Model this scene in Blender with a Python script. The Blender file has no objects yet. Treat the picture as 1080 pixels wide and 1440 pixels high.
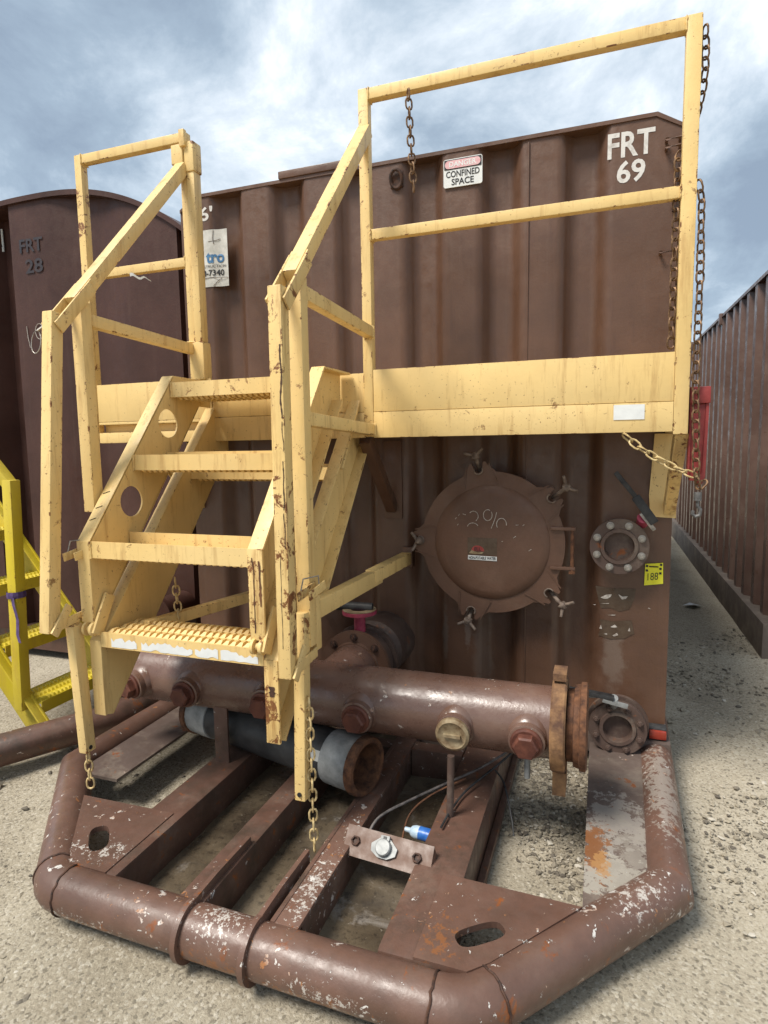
import bpy, bmesh, math, random
import numpy as np
from mathutils import Vector, Matrix, noise

random.seed(7); rng = np.random.default_rng(7)
SC = bpy.context.scene; COL = SC.collection
PI = math.pi
V = Vector

# ------------------------------------------------------------------ camera
cam = bpy.data.cameras.new('camera'); camo = bpy.data.objects.new('camera', cam); COL.objects.link(camo)
R3 = [(0.9421, 0.3345, -0.0165), (-0.0206, 0.1073, 0.9940), (-0.3338, 0.9363, -0.1089)]   # right, up, forward
r_, u_ = V(R3[0]).normalized(), V(R3[1])
f_ = V(R3[2]).normalized(); u_ = r_.cross(f_).normalized(); r_ = f_.cross(u_).normalized()
M = Matrix(((r_.x, u_.x, -f_.x, 0.932), (r_.y, u_.y, -f_.y, -2.876), (r_.z, u_.z, -f_.z, 1.535), (0, 0, 0, 1)))
camo.matrix_world = M
cam.sensor_fit = 'VERTICAL'; cam.sensor_height = 36; cam.lens = 861.93 / 1440 * 36
cam.clip_start = 0.02; cam.clip_end = 800
SC.camera = camo
SC.cycles.max_bounces = 5; SC.cycles.diffuse_bounces = 3; SC.cycles.glossy_bounces = 2; SC.cycles.transmission_bounces = 2
SC.cycles.caustics_reflective = False; SC.cycles.caustics_refractive = False; SC.cycles.use_adaptive_sampling = True
SC.render.resolution_x = 768; SC.render.resolution_y = 1024

# ------------------------------------------------------------------ world and sun
SUN_DIR = V((-0.34, -0.46, 0.86)).normalized()          # towards the sun
w = bpy.data.worlds.new('World'); SC.world = w; w.use_nodes = True
nt = w.node_tree; N = nt.nodes; L = nt.links
bg = N['Background']
sky = N.new('ShaderNodeTexSky'); sky.sky_type = 'NISHITA'; sky.sun_disc = False
sky.sun_elevation = math.asin(SUN_DIR.z); sky.sun_rotation = math.atan2(SUN_DIR.x, SUN_DIR.y)
tc = N.new('ShaderNodeTexCoord'); sep = N.new('ShaderNodeSeparateXYZ'); L.new(tc.outputs['Generated'], sep.inputs[0])
def wmath(op, a, b=None):
    n = N.new('ShaderNodeMath'); n.operation = op
    for i, v in enumerate((a, b)):
        if v is None: continue
        if isinstance(v, (int, float)): n.inputs[i].default_value = v
        else: L.new(v, n.inputs[i])
    return n.outputs[0]
zz = wmath('ADD', wmath('MAXIMUM', sep.outputs['Z'], 0.0), 0.42)
cx = wmath('DIVIDE', sep.outputs['X'], zz); cy = wmath('DIVIDE', sep.outputs['Y'], zz)
cmb = N.new('ShaderNodeCombineXYZ'); L.new(cx, cmb.inputs[0]); L.new(cy, cmb.inputs[1])
def wnoise(scale, detail, rough, off, dist=0.0):
    mp = N.new('ShaderNodeMapping'); mp.inputs['Location'].default_value = off; L.new(cmb.outputs[0], mp.inputs[0])
    n = N.new('ShaderNodeTexNoise'); n.inputs['Scale'].default_value = scale; n.inputs['Detail'].default_value = detail
    n.inputs['Roughness'].default_value = rough; n.inputs['Distortion'].default_value = dist
    L.new(mp.outputs[0], n.inputs['Vector']); return n.outputs['Fac']
big = wnoise(1.05, 3, 0.5, (3.3, 1.2, 0), 0.2); fine = wnoise(2.9, 10, 0.62, (0.4, 5.1, 2.0), 0.25)
mixd = wmath('ADD', wmath('MULTIPLY', big, 0.58), wmath('MULTIPLY', fine, 0.66))
ramp = N.new('ShaderNodeValToRGB'); L.new(mixd, ramp.inputs[0])
cr = ramp.color_ramp; cr.elements[0].position = 0.48; cr.elements[0].color = (0.100, 0.126, 0.160, 1)
cr.elements[1].position = 0.775; cr.elements[1].color = (0.44, 0.46, 0.48, 1)
e = cr.elements.new(0.565); e.color = (0.132, 0.165, 0.200, 1)
e = cr.elements.new(0.635); e.color = (0.195, 0.230, 0.264, 1)
e = cr.elements.new(0.70); e.color = (0.285, 0.312, 0.338, 1)
skymul = N.new('ShaderNodeMix'); skymul.data_type = 'RGBA'; skymul.blend_type = 'MULTIPLY'; skymul.inputs[0].default_value = 1
L.new(sky.outputs[0], skymul.inputs[6]); skymul.inputs[7].default_value = (0.05, 0.05, 0.05, 1)
mx = N.new('ShaderNodeMix'); mx.data_type = 'RGBA'; mx.inputs[0].default_value = 0.88
L.new(skymul.outputs[2], mx.inputs[6]); L.new(ramp.outputs[0], mx.inputs[7])
L.new(mx.outputs[2], bg.inputs[0]); bg.inputs[1].default_value = 1.0
sun = bpy.data.lights.new('sun', 'SUN'); suno = bpy.data.objects.new('sun', sun); COL.objects.link(suno)
sun.energy = 1.5; sun.angle = math.radians(20); sun.color = (1.0, 0.95, 0.87)
suno.rotation_euler = SUN_DIR.to_track_quat('Z', 'Y').to_euler(); suno.location = (-4, -6, 9)
SC.view_settings.view_transform = 'Standard'; SC.view_settings.look = 'None'
SC.view_settings.exposure = 1.72; SC.view_settings.gamma = 1.0; SC.view_settings.use_curve_mapping = False

# ------------------------------------------------------------------ materials
class NT:
    def __init__(s, name):
        s.m = bpy.data.materials.new(name); s.m.use_nodes = True; s.t = s.m.node_tree; s.N = s.t.nodes; s.L = s.t.links
        s.b = s.N['Principled BSDF']; s.tc = s.N.new('ShaderNodeTexCoord')
    def put(s, inp, v):
        if isinstance(v, (int, float)): inp.default_value = v
        elif isinstance(v, (tuple, list)): inp.default_value = v if len(v) != 3 or inp.type == 'VECTOR' else (*v, 1)
        else: s.L.new(v, inp)
    def co(s, scale=(1, 1, 1), rot=(0, 0, 0)):
        mp = s.N.new('ShaderNodeMapping'); mp.inputs['Scale'].default_value = scale; mp.inputs['Rotation'].default_value = rot
        s.L.new(s.tc.outputs['Object'], mp.inputs[0]); return mp.outputs[0]
    def noise(s, scale, detail=4, rough=0.55, co=None, dist=0.0):
        n = s.N.new('ShaderNodeTexNoise'); n.inputs['Scale'].default_value = scale; n.inputs['Detail'].default_value = detail
        n.inputs['Roughness'].default_value = rough; n.inputs['Distortion'].default_value = dist
        s.L.new(co if co is not None else s.tc.outputs['Object'], n.inputs['Vector']); return n.outputs['Fac']
    def vor(s, scale, feature='F1', out='Distance', co=None):
        n = s.N.new('ShaderNodeTexVoronoi'); n.feature = feature; n.inputs['Scale'].default_value = scale
        s.L.new(co if co is not None else s.tc.outputs['Object'], n.inputs['Vector']); return n.outputs[out]
    def math(s, op, a, b=0.5, clamp=False):
        n = s.N.new('ShaderNodeMath'); n.operation = op; n.use_clamp = clamp; s.put(n.inputs[0], a); s.put(n.inputs[1], b); return n.outputs[0]
    def step(s, v, lo, hi, a=0.0, b=1.0):
        n = s.N.new('ShaderNodeMapRange'); s.put(n.inputs[0], v); n.inputs[1].default_value = lo; n.inputs[2].default_value = hi
        n.inputs[3].default_value = a; n.inputs[4].default_value = b; return n.outputs[0]
    def mix(s, f, a, b, blend='MIX'):
        n = s.N.new('ShaderNodeMix'); n.data_type = 'RGBA'; n.blend_type = blend
        s.put(n.inputs[0], f); s.put(n.inputs[6], a); s.put(n.inputs[7], b); return n.outputs[2]
    def bump(s, h, strength=0.3, dist=0.01):
        n = s.N.new('ShaderNodeBump'); n.inputs['Strength'].default_value = strength; n.inputs['Distance'].default_value = dist
        s.put(n.inputs['Height'], h); s.L.new(n.outputs[0], s.b.inputs['Normal'])
    def out(s, col, rough=0.5, metal=0.0, spec=None):
        s.put(s.b.inputs['Base Color'], col); s.put(s.b.inputs['Roughness'], rough); s.put(s.b.inputs['Metallic'], metal)
        if spec is not None: s.b.inputs['Specular IOR Level'].default_value = spec
        return s.m

def edge_mask(n):
    at = n.N.new('ShaderNodeAttribute'); at.attribute_name = 'edge'; return at.outputs['Fac']

def m_brown(name, base, chips=0.0, rust=0.0, streak=0.0, dust=0.0, rough=0.45, spec=0.4, cell=26, dirt=0.0, stains=()):
    n = NT(name); b2 = tuple(c * 0.72 for c in base); b3 = tuple(min(1, c * 1.22 + .006) for c in base)
    col = n.mix(n.step(n.noise(2.3, 5, 0.6), 0.3, 0.7), b2, b3)
    col = n.mix(n.step(n.noise(60, 3, 0.6), 0.55, 0.8, 0, 0.35), col, b2)
    if streak:
        st = n.noise(5, 5, 0.65, n.co((4.5, 4.5, 0.28)))
        col = n.mix(n.step(st, 0.56, 0.78, 0, streak), col, (0.16, 0.115, 0.09))
        st2 = n.noise(4, 5, 0.65, n.co((6, 6, 0.35), (0, 0, 1)))
        col = n.mix(n.step(st2, 0.58, 0.80, 0, streak), col, (0.022, 0.014, 0.011))
    if dust:
        col = n.mix(n.step(n.noise(4.5, 8, 0.72), 0.50, 0.72, 0, dust), col, (0.27, 0.225, 0.175))
    if dirt:
        col = n.mix(n.step(n.noise(7, 8, 0.75), 0.45, 0.68, 0, dirt), col, (0.05, 0.036, 0.026))
    if rust:
        rn = n.noise(9, 8, 0.72, None, 0.4)
        col = n.mix(n.step(rn, 0.635 - 0.12 * rust, 0.68 - 0.12 * rust), col, n.mix(n.noise(45, 4), (0.10, 0.028, 0.010), (0.30, 0.10, 0.028)))
    for (cx_, cy_, cz_), (sx_, sy_, sz_), scol, amt, nsc, gain in stains:      # stains with a place and shape of their own
        mp = n.N.new('ShaderNodeMapping'); mp.inputs['Location'].default_value = (-cx_ / sx_, -cy_ / sy_, -cz_ / sz_); mp.inputs['Scale'].default_value = (1 / sx_, 1 / sy_, 1 / sz_)
        n.L.new(n.tc.outputs['Object'], mp.inputs[0]); ln = n.N.new('ShaderNodeVectorMath'); ln.operation = 'LENGTH'; n.L.new(mp.outputs[0], ln.inputs[0])
        dd = n.math('ADD', ln.outputs['Value'], n.math('MULTIPLY', n.math('SUBTRACT', n.noise(nsc, 8, 0.75), 0.5 - (0.085 if gain >= 7.5 else 0.02 if gain >= 5 else 0)), gain))
        col = n.mix(n.step(dd, 1.0, 0.55 if gain < 5 else 0.9, 0, amt), col, scol)
    rgh = n.step(n.noise(22, 5), 0.3, 0.7, rough - 0.12, rough + 0.15)
    hgt = n.noise(70, 4, 0.6)
    if chips:
        reg = n.step(n.noise(2.8, 5, 0.65), 0.42, 0.66)
        v = n.noise(cell * 1.3, 8, 0.66, n.co((1, 1, 1)), 0.45)
        ch = n.step(n.math('ADD', v, n.math('MULTIPLY', reg, 0.11)), 0.765 - 0.075 * chips, 0.775 - 0.075 * chips)
        v2 = v
        halo = n.math('MULTIPLY', n.step(n.math('ADD', v2, n.math('MULTIPLY', reg, 0.11)), 0.742 - 0.075 * chips, 0.765 - 0.075 * chips), 0.6)
        col = n.mix(halo, col, (0.035, 0.02, 0.016))
        col = n.mix(ch, col, n.mix(n.step(n.noise(13, 3), 0.45, 0.62), (0.55, 0.52, 0.48), (0.30, 0.13, 0.05)))
        hgt = n.math('SUBTRACT', hgt, n.math('MULTIPLY', ch, 1.2))
    n.bump(hgt, 0.22, 0.004)
    return n.out(col, rgh, 0.0, spec)

def m_yellow(name, base, rust=1.0, edge=1.0):
    n = NT(name)
    col = n.mix(n.step(n.noise(3.1, 5, 0.6), 0.3, 0.72), tuple(c * 0.88 for c in base), tuple(min(.9, c * 1.08) for c in base))
    fade = n.step(n.noise(1.6, 4, 0.5), 0.45, 0.75, 0, 0.28); col = n.mix(fade, col, (0.62, 0.52, 0.31))
    rs = n.noise(5, 6, 0.7, n.co((5, 5, 0.5)))                                   # run-down stains
    col = n.mix(n.step(rs, 0.53, 0.68, 0, 0.50 * min(1.7, rust)), col, (0.36, 0.19, 0.06))
    spots = n.step(n.noise(95, 3, 0.6), 0.655, 0.69); area = n.step(n.noise(3.2, 3), 0.43, 0.56)
    col = n.mix(n.math('MULTIPLY', spots, n.math('MULTIPLY', area, 0.85 * min(1, rust))), col, (0.17, 0.065, 0.02))
    patch = n.step(n.noise(11, 9, 0.78, None, 0.5), 0.645 - 0.026 * rust, 0.662 - 0.026 * rust)
    rc = n.mix(n.noise(60, 4), (0.07, 0.025, 0.012), (0.30, 0.12, 0.035))
    col = n.mix(n.math('MULTIPLY', patch, min(1.0, 0.75 * rust)), col, rc)
    if edge:
        em = n.math('MULTIPLY', edge_mask(n), n.step(n.noise(10, 9, 0.8), 0.555, 0.585, 0, edge))
        col = n.mix(em, col, rc)
    n.bump(n.math('SUBTRACT', n.noise(55, 4), n.math('MULTIPLY', patch, 0.6)), 0.16, 0.004)
    return n.out(col, n.step(n.noise(18, 4), 0.3, 0.7, 0.36, 0.58), 0.0, 0.4)

def m_simple(name, a, b, scale=20, rough=0.6, metal=0.0, bump=0.2, spec=0.4, detail=6, lo=0.35, hi=0.65):
    n = NT(name); col = n.mix(n.step(n.noise(scale, detail, 0.65), lo, hi), a, b)
    n.bump(n.noise(scale * 4, 5), bump, 0.004)
    return n.out(col, n.step(n.noise(scale * .7, 4), 0.3, 0.7, rough - .1, rough + .1), metal, spec)

BR = (0.108, 0.053, 0.0305)
MAT = dict(
    tank=m_brown('tank_paint', BR, streak=0.24, rough=0.40, spec=0.5, stains=[((.215, 0, .60), (.022, 1, .17), (.20, .17, .14), .45, 13, 2.5), ((.33, 0, .66), (.018, 1, .13), (.24, .20, .17), .4, 13, 2.5), ((.40, 0, .50), (.05, 1, .2), (.15, .115, .09), .35, 13, 3), ((1.0, 0, .56), (.06, 1, .15), (.19, .145, .115), .5, 9, 2.5)]),
    cover=m_brown('cover_paint', (0.112, 0.056, 0.034), dust=0.12, rough=0.5, dirt=0.2),
    skid=m_brown('skid_paint', (0.128, 0.067, 0.047), chips=1.22, rust=0.26, dust=0.14, dirt=0.35, rough=0.40, spec=0.5,
        stains=[((-.045, -1.54, .22), (.085, .1, .045), (.52, .48, .43), .85, 75, 11), ((-.04, -1.58, .125), (.09, .06, .03), (.22, .085, .03), .9, 45, 7),
        ((-.50, -1.58, .125), (.22, .06, .018), (.22, .085, .03), .9, 40, 8), ((-.52, -1.58, .135), (.22, .06, .02), (.52, .48, .43), .8, 60, 10), ((.26, -1.60, .125), (.20, .06, .03), (.22, .085, .03), .9, 40, 8),
        ((.30, -1.60, .15), (.14, .06, .035), (.52, .48, .43), .8, 55, 11), ((1.175, -.45, .22), (.06, .30, .04), (.30, .26, .22), .75, 40, 6), ((1.05, -1.08, .22), (.10, .10, .05), (.52, .48, .43), .8, 60, 12),
        ((.55, -1.42, .23), (.05, .10, .05), (.22, .085, .03), .8, 40, 8), ((-.60, -1.42, .23), (.12, .05, .03), (.52, .48, .43), .75, 60, 11), ((.14, -1.35, .22), (.05, .16, .03), (.52, .48, .43), .75, 50, 10)]),
    beam=m_brown('beam_paint', (0.110, 0.057, 0.040), chips=0.75, rust=0.30, dust=0.30, dirt=0.85, rough=0.42),
    plate2=m_brown('far_plate_paint', (0.10, 0.068, 0.055), chips=0.3, rust=0.25, dust=0.8, dirt=0.5, rough=0.6),
    plate=m_brown('plate_paint', (0.105, 0.075, 0.062), chips=0.3, rust=0.1, dust=0.55, dirt=0.35, rough=0.6, stains=[((1.0, -.68, .2), (.11, .16, .2), (.30, .27, .235), .7, 20, 6), ((1.0, -1.0, .2), (.11, .12, .2), (.36, .33, .275), .75, 16, 6), ((1.05, -.85, .2), (.07, .2, .2), (.27, .24, .20), .6, 24, 7), ((.935, -.86, .2), (.05, .13, .2), (.20, .075, .022), .85, 22, 5), ((.955, -.94, .2), (.03, .06, .2), (.36, .19, .07), .75, 30, 5)]),
    manifold=m_brown('manifold_paint', (0.128, 0.070, 0.051), chips=0.75, rust=0.0, dust=0.15, rough=0.30, spec=0.6, cell=18),
    fitting=m_brown('fitting_paint', (0.085, 0.052, 0.040), dust=0.65, rust=0.35, dirt=0.3, rough=0.6),
    neighbour=m_brown('neighbour_paint', (0.056, 0.022, 0.015), streak=0.16, rough=0.46, spec=0.3),
    container=m_brown('container_paint', (0.130, 0.078, 0.062), streak=0.35, dust=0.2, rough=0.36, spec=0.5),
    rail=m_brown('rail_paint', (0.15, 0.12, 0.10), dust=0.7, dirt=0.35, rough=0.7),
    yellow=m_yellow('cream_yellow_paint', (0.745, 0.522, 0.208)),
    yellow_rusty=m_yellow('rusty_cream_yellow_paint', (0.735, 0.510, 0.198), rust=3.2, edge=1.0),
    lemon=m_yellow('lemon_yellow_paint', (0.56, 0.43, 0.022), rust=0.6, edge=0.5),
    rust=m_simple('rust', (0.05, 0.022, 0.013), (0.175, 0.075, 0.034), 30, 0.85, bump=0.6),
    rust_orange=m_simple('orange_rust', (0.085, 0.042, 0.026), (0.30, 0.165, 0.075), 16, 0.85, bump=0.6),
    plug=m_simple('plug_oxide', (0.065, 0.020, 0.013), (0.135, 0.046, 0.028), 25, 0.6, bump=0.3),
    cap=m_simple('cap_brass', (0.16, 0.10, 0.05), (0.36, 0.29, 0.18), 24, 0.6, 0.2, bump=0.3),
    steel=m_simple('dull_steel', (0.20, 0.185, 0.165), (0.42, 0.39, 0.35), 40, 0.45, 0.6),
    galv=m_simple('galvanised_steel', (0.19, 0.195, 0.19), (0.33, 0.335, 0.325), 18, 0.55, 0.15),
    chain=m_simple('rusty_chain', (0.07, 0.035, 0.018), (0.26, 0.155, 0.08), 60, 0.55, 0.5),
    chain_y=m_simple('yellow_chain', (0.36, 0.24, 0.10), (0.72, 0.56, 0.28), 60, 0.5, 0.1),
    rubber=m_simple('black_rubber', (0.010, 0.010, 0.011), (0.05, 0.05, 0.05), 16, 0.55),
    hose=m_simple('hose_black', (0.016, 0.016, 0.017), (0.055, 0.054, 0.052), 9, 0.5),
    pink=m_simple('faded_pink_paint', (0.22, 0.018, 0.045), (0.36, 0.05, 0.09), 30, 0.5),
    red=m_simple('faded_red_paint', (0.20, 0.022, 0.02), (0.30, 0.05, 0.045), 12, 0.5),
    lamp=m_simple('red_lamp_plastic', (0.22, 0.022, 0.012), (0.30, 0.04, 0.02), 12, 0.25, spec=0.6),
    white=m_simple('white_vinyl', (0.62, 0.63, 0.62), (0.72, 0.73, 0.71), 12, 0.5),
    letter=m_simple('white_stencil_paint', (0.42, 0.39, 0.36), (0.62, 0.60, 0.57), 26, 0.6, lo=0.3, hi=0.5),
    sticker=m_simple('aged_white_vinyl', (0.40, 0.39, 0.35), (0.62, 0.61, 0.57), 10, 0.6),
    black=m_simple('black_print', (0.012, 0.012, 0.014), (0.022, 0.022, 0.024), 30, 0.5),
    blue=m_simple('blue_print', (0.03, 0.11, 0.25), (0.07, 0.20, 0.36), 60, 0.5),
    fadedblue=m_simple('faded_blue_print', (0.022, 0.022, 0.03), (0.045, 0.03, 0.03), 30, 0.5),
    faded_red=m_simple('faded_pink_print', (0.62, 0.30, 0.32), (0.70, 0.50, 0.50), 60, 0.5),
    chalk=m_simple('chalk', (0.30, 0.25, 0.21), (0.60, 0.55, 0.49), 90, 0.9),
    tag=m_simple('yellow_tag', (0.75, 0.70, 0.02), (0.82, 0.77, 0.05), 20, 0.5),
    residue=m_simple('sticker_residue', (0.062, 0.036, 0.022), (0.095, 0.066, 0.044), 22, 0.35),
    bluecap=m_simple('blue_plastic', (0.02, 0.10, 0.38), (0.05, 0.18, 0.50), 30, 0.35),
    clear=m_simple('pale_blue_plastic', (0.35, 0.47, 0.58), (0.55, 0.64, 0.70), 30, 0.3),
    purple=m_simple('purple_ribbon', (0.05, 0.03, 0.10), (0.10, 0.06, 0.17), 30, 0.7),
    wire=m_simple('grey_cable', (0.05, 0.045, 0.042), (0.16, 0.14, 0.13), 30, 0.6),
    dusty=m_simple('dusty_bolt', (0.09, 0.06, 0.045), (0.24, 0.185, 0.145), 50, 0.7),
    steel_dark=m_simple('grey_steel', (0.07, 0.068, 0.066), (0.17, 0.165, 0.16), 40, 0.5, 0.3),
    dark=m_simple('bare_dark_steel', (0.020, 0.012, 0.010), (0.09, 0.04, 0.022), 50, 0.7),
)

# ground material: dusty sand and fine gravel
n = NT('sandy_gravel')
c = n.mix(n.step(n.noise(0.9, 6, 0.6), 0.35, 0.66), (0.305, 0.262, 0.192), (0.450, 0.396, 0.304))
g1 = n.noise(85, 8, 0.70); c = n.mix(n.step(g1, 0.47, 0.35, 0, 0.65), c, (0.160, 0.130, 0.090)); c = n.mix(n.step(g1, 0.55, 0.68, 0, 0.7), c, (0.56, 0.50, 0.385))
peb = n.vor(120, 'F1', 'Color'); sepc = n.N.new('ShaderNodeSeparateColor'); n.L.new(peb, sepc.inputs[0])
c = n.mix(n.step(sepc.outputs[0], 0.78, 0.92, 0, 0.5), c, (0.54, 0.49, 0.40))
c = n.mix(n.step(sepc.outputs[1], 0.84, 0.93, 0, 0.55), c, (0.10, 0.085, 0.062))
c = n.mix(n.step(n.noise(1.5, 6, 0.62), 0.56, 0.70, 0, 0.38), c, (0.15, 0.122, 0.088))
h = n.math('ADD', n.math('MULTIPLY', n.vor(120), -0.30), n.math('MULTIPLY', g1, 1.6))
n.bump(h, 0.60, 0.010); MAT['ground'] = n.out(c, 0.9, 0, 0.2)
n = NT('pebble_stone')
ge = n.N.new('ShaderNodeNewGeometry')
ramp = n.N.new('ShaderNodeValToRGB'); n.L.new(ge.outputs['Random Per Island'], ramp.inputs[0])
ramp.color_ramp.elements[0].color = (0.10, 0.085, 0.068, 1); ramp.color_ramp.elements[1].color = (0.48, 0.44, 0.37, 1)
e = ramp.color_ramp.elements.new(0.5); e.color = (0.26, 0.225, 0.17, 1); e = ramp.color_ramp.elements.new(0.8); e.color = (0.33, 0.285, 0.21, 1)
MAT['pebble'] = n.out(ramp.outputs[0], 0.85, 0, 0.3)
n = NT('wet_mud')
c = n.mix(n.step(n.noise(2.6, 8, 0.66), 0.36, 0.64), (0.040, 0.030, 0.021), (0.150, 0.116, 0.076))
c = n.mix(n.step(n.noise(4.5, 8, 0.70, None, 0.8), 0.57, 0.66, 0, 0.6), c, (0.25, 0.225, 0.20))
c = n.mix(n.step(n.noise(40, 6, 0.7), 0.46, 0.36, 0, 0.6), c, (0.022, 0.017, 0.013))
c = n.mix(n.step(n.noise(70, 4, 0.6), 0.66, 0.72, 0, 0.5), c, (0.30, 0.26, 0.20))
n.bump(n.noise(11, 8, 0.62), 0.5, 0.015)
MAT['mud'] = n.out(c, n.step(n.noise(2.4, 4), 0.42, 0.58, 0.12, 0.7), 0, 0.5)

# ------------------------------------------------------------------ mesh helpers
def ortho(d):
    d = V(d).normalized(); a = V((0, 0, 1)) if abs(d.z) < 0.9 else V((1, 0, 0))
    x = d.cross(a).normalized(); return x, x.cross(d).normalized(), d

class MB:
    def __init__(s): s.v = []; s.f = []
    def add(s, vs, fs):
        o = len(s.v); s.v += [V(p) for p in vs]; s.f += [tuple(i + o for i in f) for f in fs]; return s
    def box(s, x0, x1, y0, y1, z0, z1):
        return s.add([(x0, y0, z0), (x1, y0, z0), (x1, y1, z0), (x0, y1, z0), (x0, y0, z1), (x1, y0, z1), (x1, y1, z1), (x0, y1, z1)],
                     [(0, 3, 2, 1), (4, 5, 6, 7), (0, 1, 5, 4), (1, 2, 6, 5), (2, 3, 7, 6), (3, 0, 4, 7)])
    def bar(s, a, b, w, h, up=(0, 0, 1)):
        a, b = V(a), V(b); d = (b - a).normalized(); up = V(up)
        if abs(d.dot(up)) > 0.98: up = V((0, 1, 0))
        x = d.cross(up).normalized(); y = x.cross(d).normalized()
        q = [x * (-w / 2) + y * (-h / 2), x * (w / 2) + y * (-h / 2), x * (w / 2) + y * (h / 2), x * (-w / 2) + y * (h / 2)]
        return s.add([a + k for k in q] + [b + k for k in q], [(3, 2, 1, 0), (4, 5, 6, 7), (0, 1, 5, 4), (1, 2, 6, 5), (2, 3, 7, 6), (3, 0, 4, 7)])
    def lathe(s, o, axis, prof, seg=32, cap0=True, cap1=True):
        o = V(o); x, y, d = ortho(axis); vs = []; fs = []
        for r, t in prof:
            for k in range(seg):
                a = 2 * PI * k / seg; vs.append(o + d * t + x * (r * math.cos(a)) + y * (r * math.sin(a)))
        for i in range(len(prof) - 1):
            for k in range(seg):
                k2 = (k + 1) % seg; fs.append((i * seg + k, i * seg + k2, (i + 1) * seg + k2, (i + 1) * seg + k))
        if cap0: fs.append(tuple(range(seg - 1, -1, -1)))
        if cap1: fs.append(tuple(range((len(prof) - 1) * seg, len(prof) * seg)))
        return s.add(vs, fs)
    def cyl(s, a, b, r, seg=20, r2=None):
        a, b = V(a), V(b); return s.lathe(a, b - a, [(r, 0), (r if r2 is None else r2, (b - a).length)], seg)
    def tube(s, pts, r, seg=16, caps=True, closed=False):
        pts = [V(p) for p in pts]; n = len(pts); vs = []; fs = []; prev = None
        for i, p in enumerate(pts):
            if closed: d0 = p - pts[i - 1]; d1 = pts[(i + 1) % n] - p
            else: d0 = p - pts[i - 1] if i else pts[1] - p; d1 = pts[i + 1] - p if i < n - 1 else d0
            t = (d0.normalized() + d1.normalized()).normalized()
            if prev is None: x, y, _ = ortho(t)
            else:
                x = (prev - t * prev.dot(t)).normalized(); y = t.cross(x).normalized() * -1
                y = x.cross(t).normalized()
            prev = x; k_ = 1 / max(0.5, t.dot(d1.normalized())); rr = r[i] if isinstance(r, (list, tuple)) else r
            # widen in the mitre direction
            m = (d1.normalized() - d0.normalized()); mm = m.normalized() if m.length > 1e-5 else None
            for k in range(seg):
                a = 2 * PI * k / seg; o = x * (rr * math.cos(a)) + y * (rr * math.sin(a))
                if mm is not None: o = o + mm * (o.dot(mm) * (k_ - 1))
                vs.append(p + o)
        m = n if closed else n - 1
        for i in range(m):
            j = (i + 1) % n
            for k in range(seg):
                k2 = (k + 1) % seg; fs.append((i * seg + k, j * seg + k, j * seg + k2, i * seg + k2))
        if caps and not closed: fs += [tuple(range(seg)), tuple(range(n * seg - 1, (n - 1) * seg - 1, -1))]
        return s.add(vs, fs)
    def prism(s, poly, fr, t0, t1, holes=()):
        # poly in 2D, fr(u, v, t) maps into space; holes are 2D loops
        bm = bmesh.new(); loops = [poly] + list(holes); es = []
        for lp in loops:
            vs = [bm.verts.new((p[0], p[1], 0)) for p in lp]
            es += [bm.edges.new((vs[i], vs[(i + 1) % len(vs)])) for i in range(len(vs))]
        bm.verts.index_update()
        flat = [tuple(v.co[:2]) for v in bm.verts]
        if holes:
            bmesh.ops.triangle_fill(bm, use_beauty=True, use_dissolve=False, edges=es)
            fs = [tuple(v.index for v in f.verts) for f in bm.faces]
        else: fs = [tuple(range(len(poly)))]
        bm.free(); k = len(flat)
        vs = [fr(u, v, t0) for u, v in flat] + [fr(u, v, t1) for u, v in flat]
        F = [tuple(f) for f in fs] + [tuple(i + k for i in reversed(f)) for f in fs]; o = 0
        for lp in loops:
            m = len(lp)
            F += [(o + i, o + (i + 1) % m, o + (i + 1) % m + k, o + i + k) for i in range(m)]; o += m
        return s.add(vs, F)
    def build(s, name, mat, parent=None, bevel=0.0, smooth=None, base=None, kind=None, label=None):
        b = V((0, 0, 0))
        if base is not None: b = V(base)
        elif parent is not None:
            r = parent
            while r.parent: r = r.parent
            b = r.location
        me = bpy.data.meshes.new(name); me.from_pydata([tuple(p - b) for p in s.v], [], s.f)
        bm = bmesh.new(); bm.from_mesh(me)
        bmesh.ops.recalc_face_normals(bm, faces=bm.faces)
        if bevel:
            ed = [e for e in bm.edges if len(e.link_faces) == 2 and e.calc_face_angle(0) > 0.6]
            lay = bm.faces.layers.float.new('edge')
            nf_ = bmesh.ops.bevel(bm, geom=ed, offset=bevel, segments=2, affect='EDGES', profile=0.6, clamp_overlap=True)
            for f in nf_['faces']: f[lay] = 1.0
        bm.to_mesh(me); bm.free()
        if smooth is not None or bevel:
            me.shade_smooth(); me.set_sharp_from_angle(angle=math.radians(smooth or 35))
        me.materials.append(MAT[mat])
        o = bpy.data.objects.new(name, me); COL.objects.link(o)
        if base is not None: o.location = b
        if parent is not None: o.parent = parent
        if kind: o['kind'] = kind
        if label: o['label'] = label
        return o

def thing(name, loc, label, cat, group=None):
    o = bpy.data.objects.new(name, None); COL.objects.link(o); o.location = loc; o.empty_display_size = 0.2
    o['label'] = label; o['category'] = cat
    if group: o['group'] = group
    return o
def tag(o, label, cat, group=None):
    o['label'] = label; o['category'] = cat
    if group: o['group'] = group
    return o
def share(src, name, parent, offset):
    o = src.copy(); COL.objects.link(o); o.name = name; o.parent = parent; o.location = V(src.location) + V(offset); return o
XZ = lambda Y: (lambda u, v, t: V((u, Y + t, v)))
YZ = lambda u, v, t: V((t, u, v))
XY = lambda u, v, t: V((u, v, t))
def circle(cx, cy, r, n=24, sx=1.0): return [(cx + sx * r * math.cos(2 * PI * i / n), cy + r * math.sin(2 * PI * i / n)) for i in range(n)]

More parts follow.
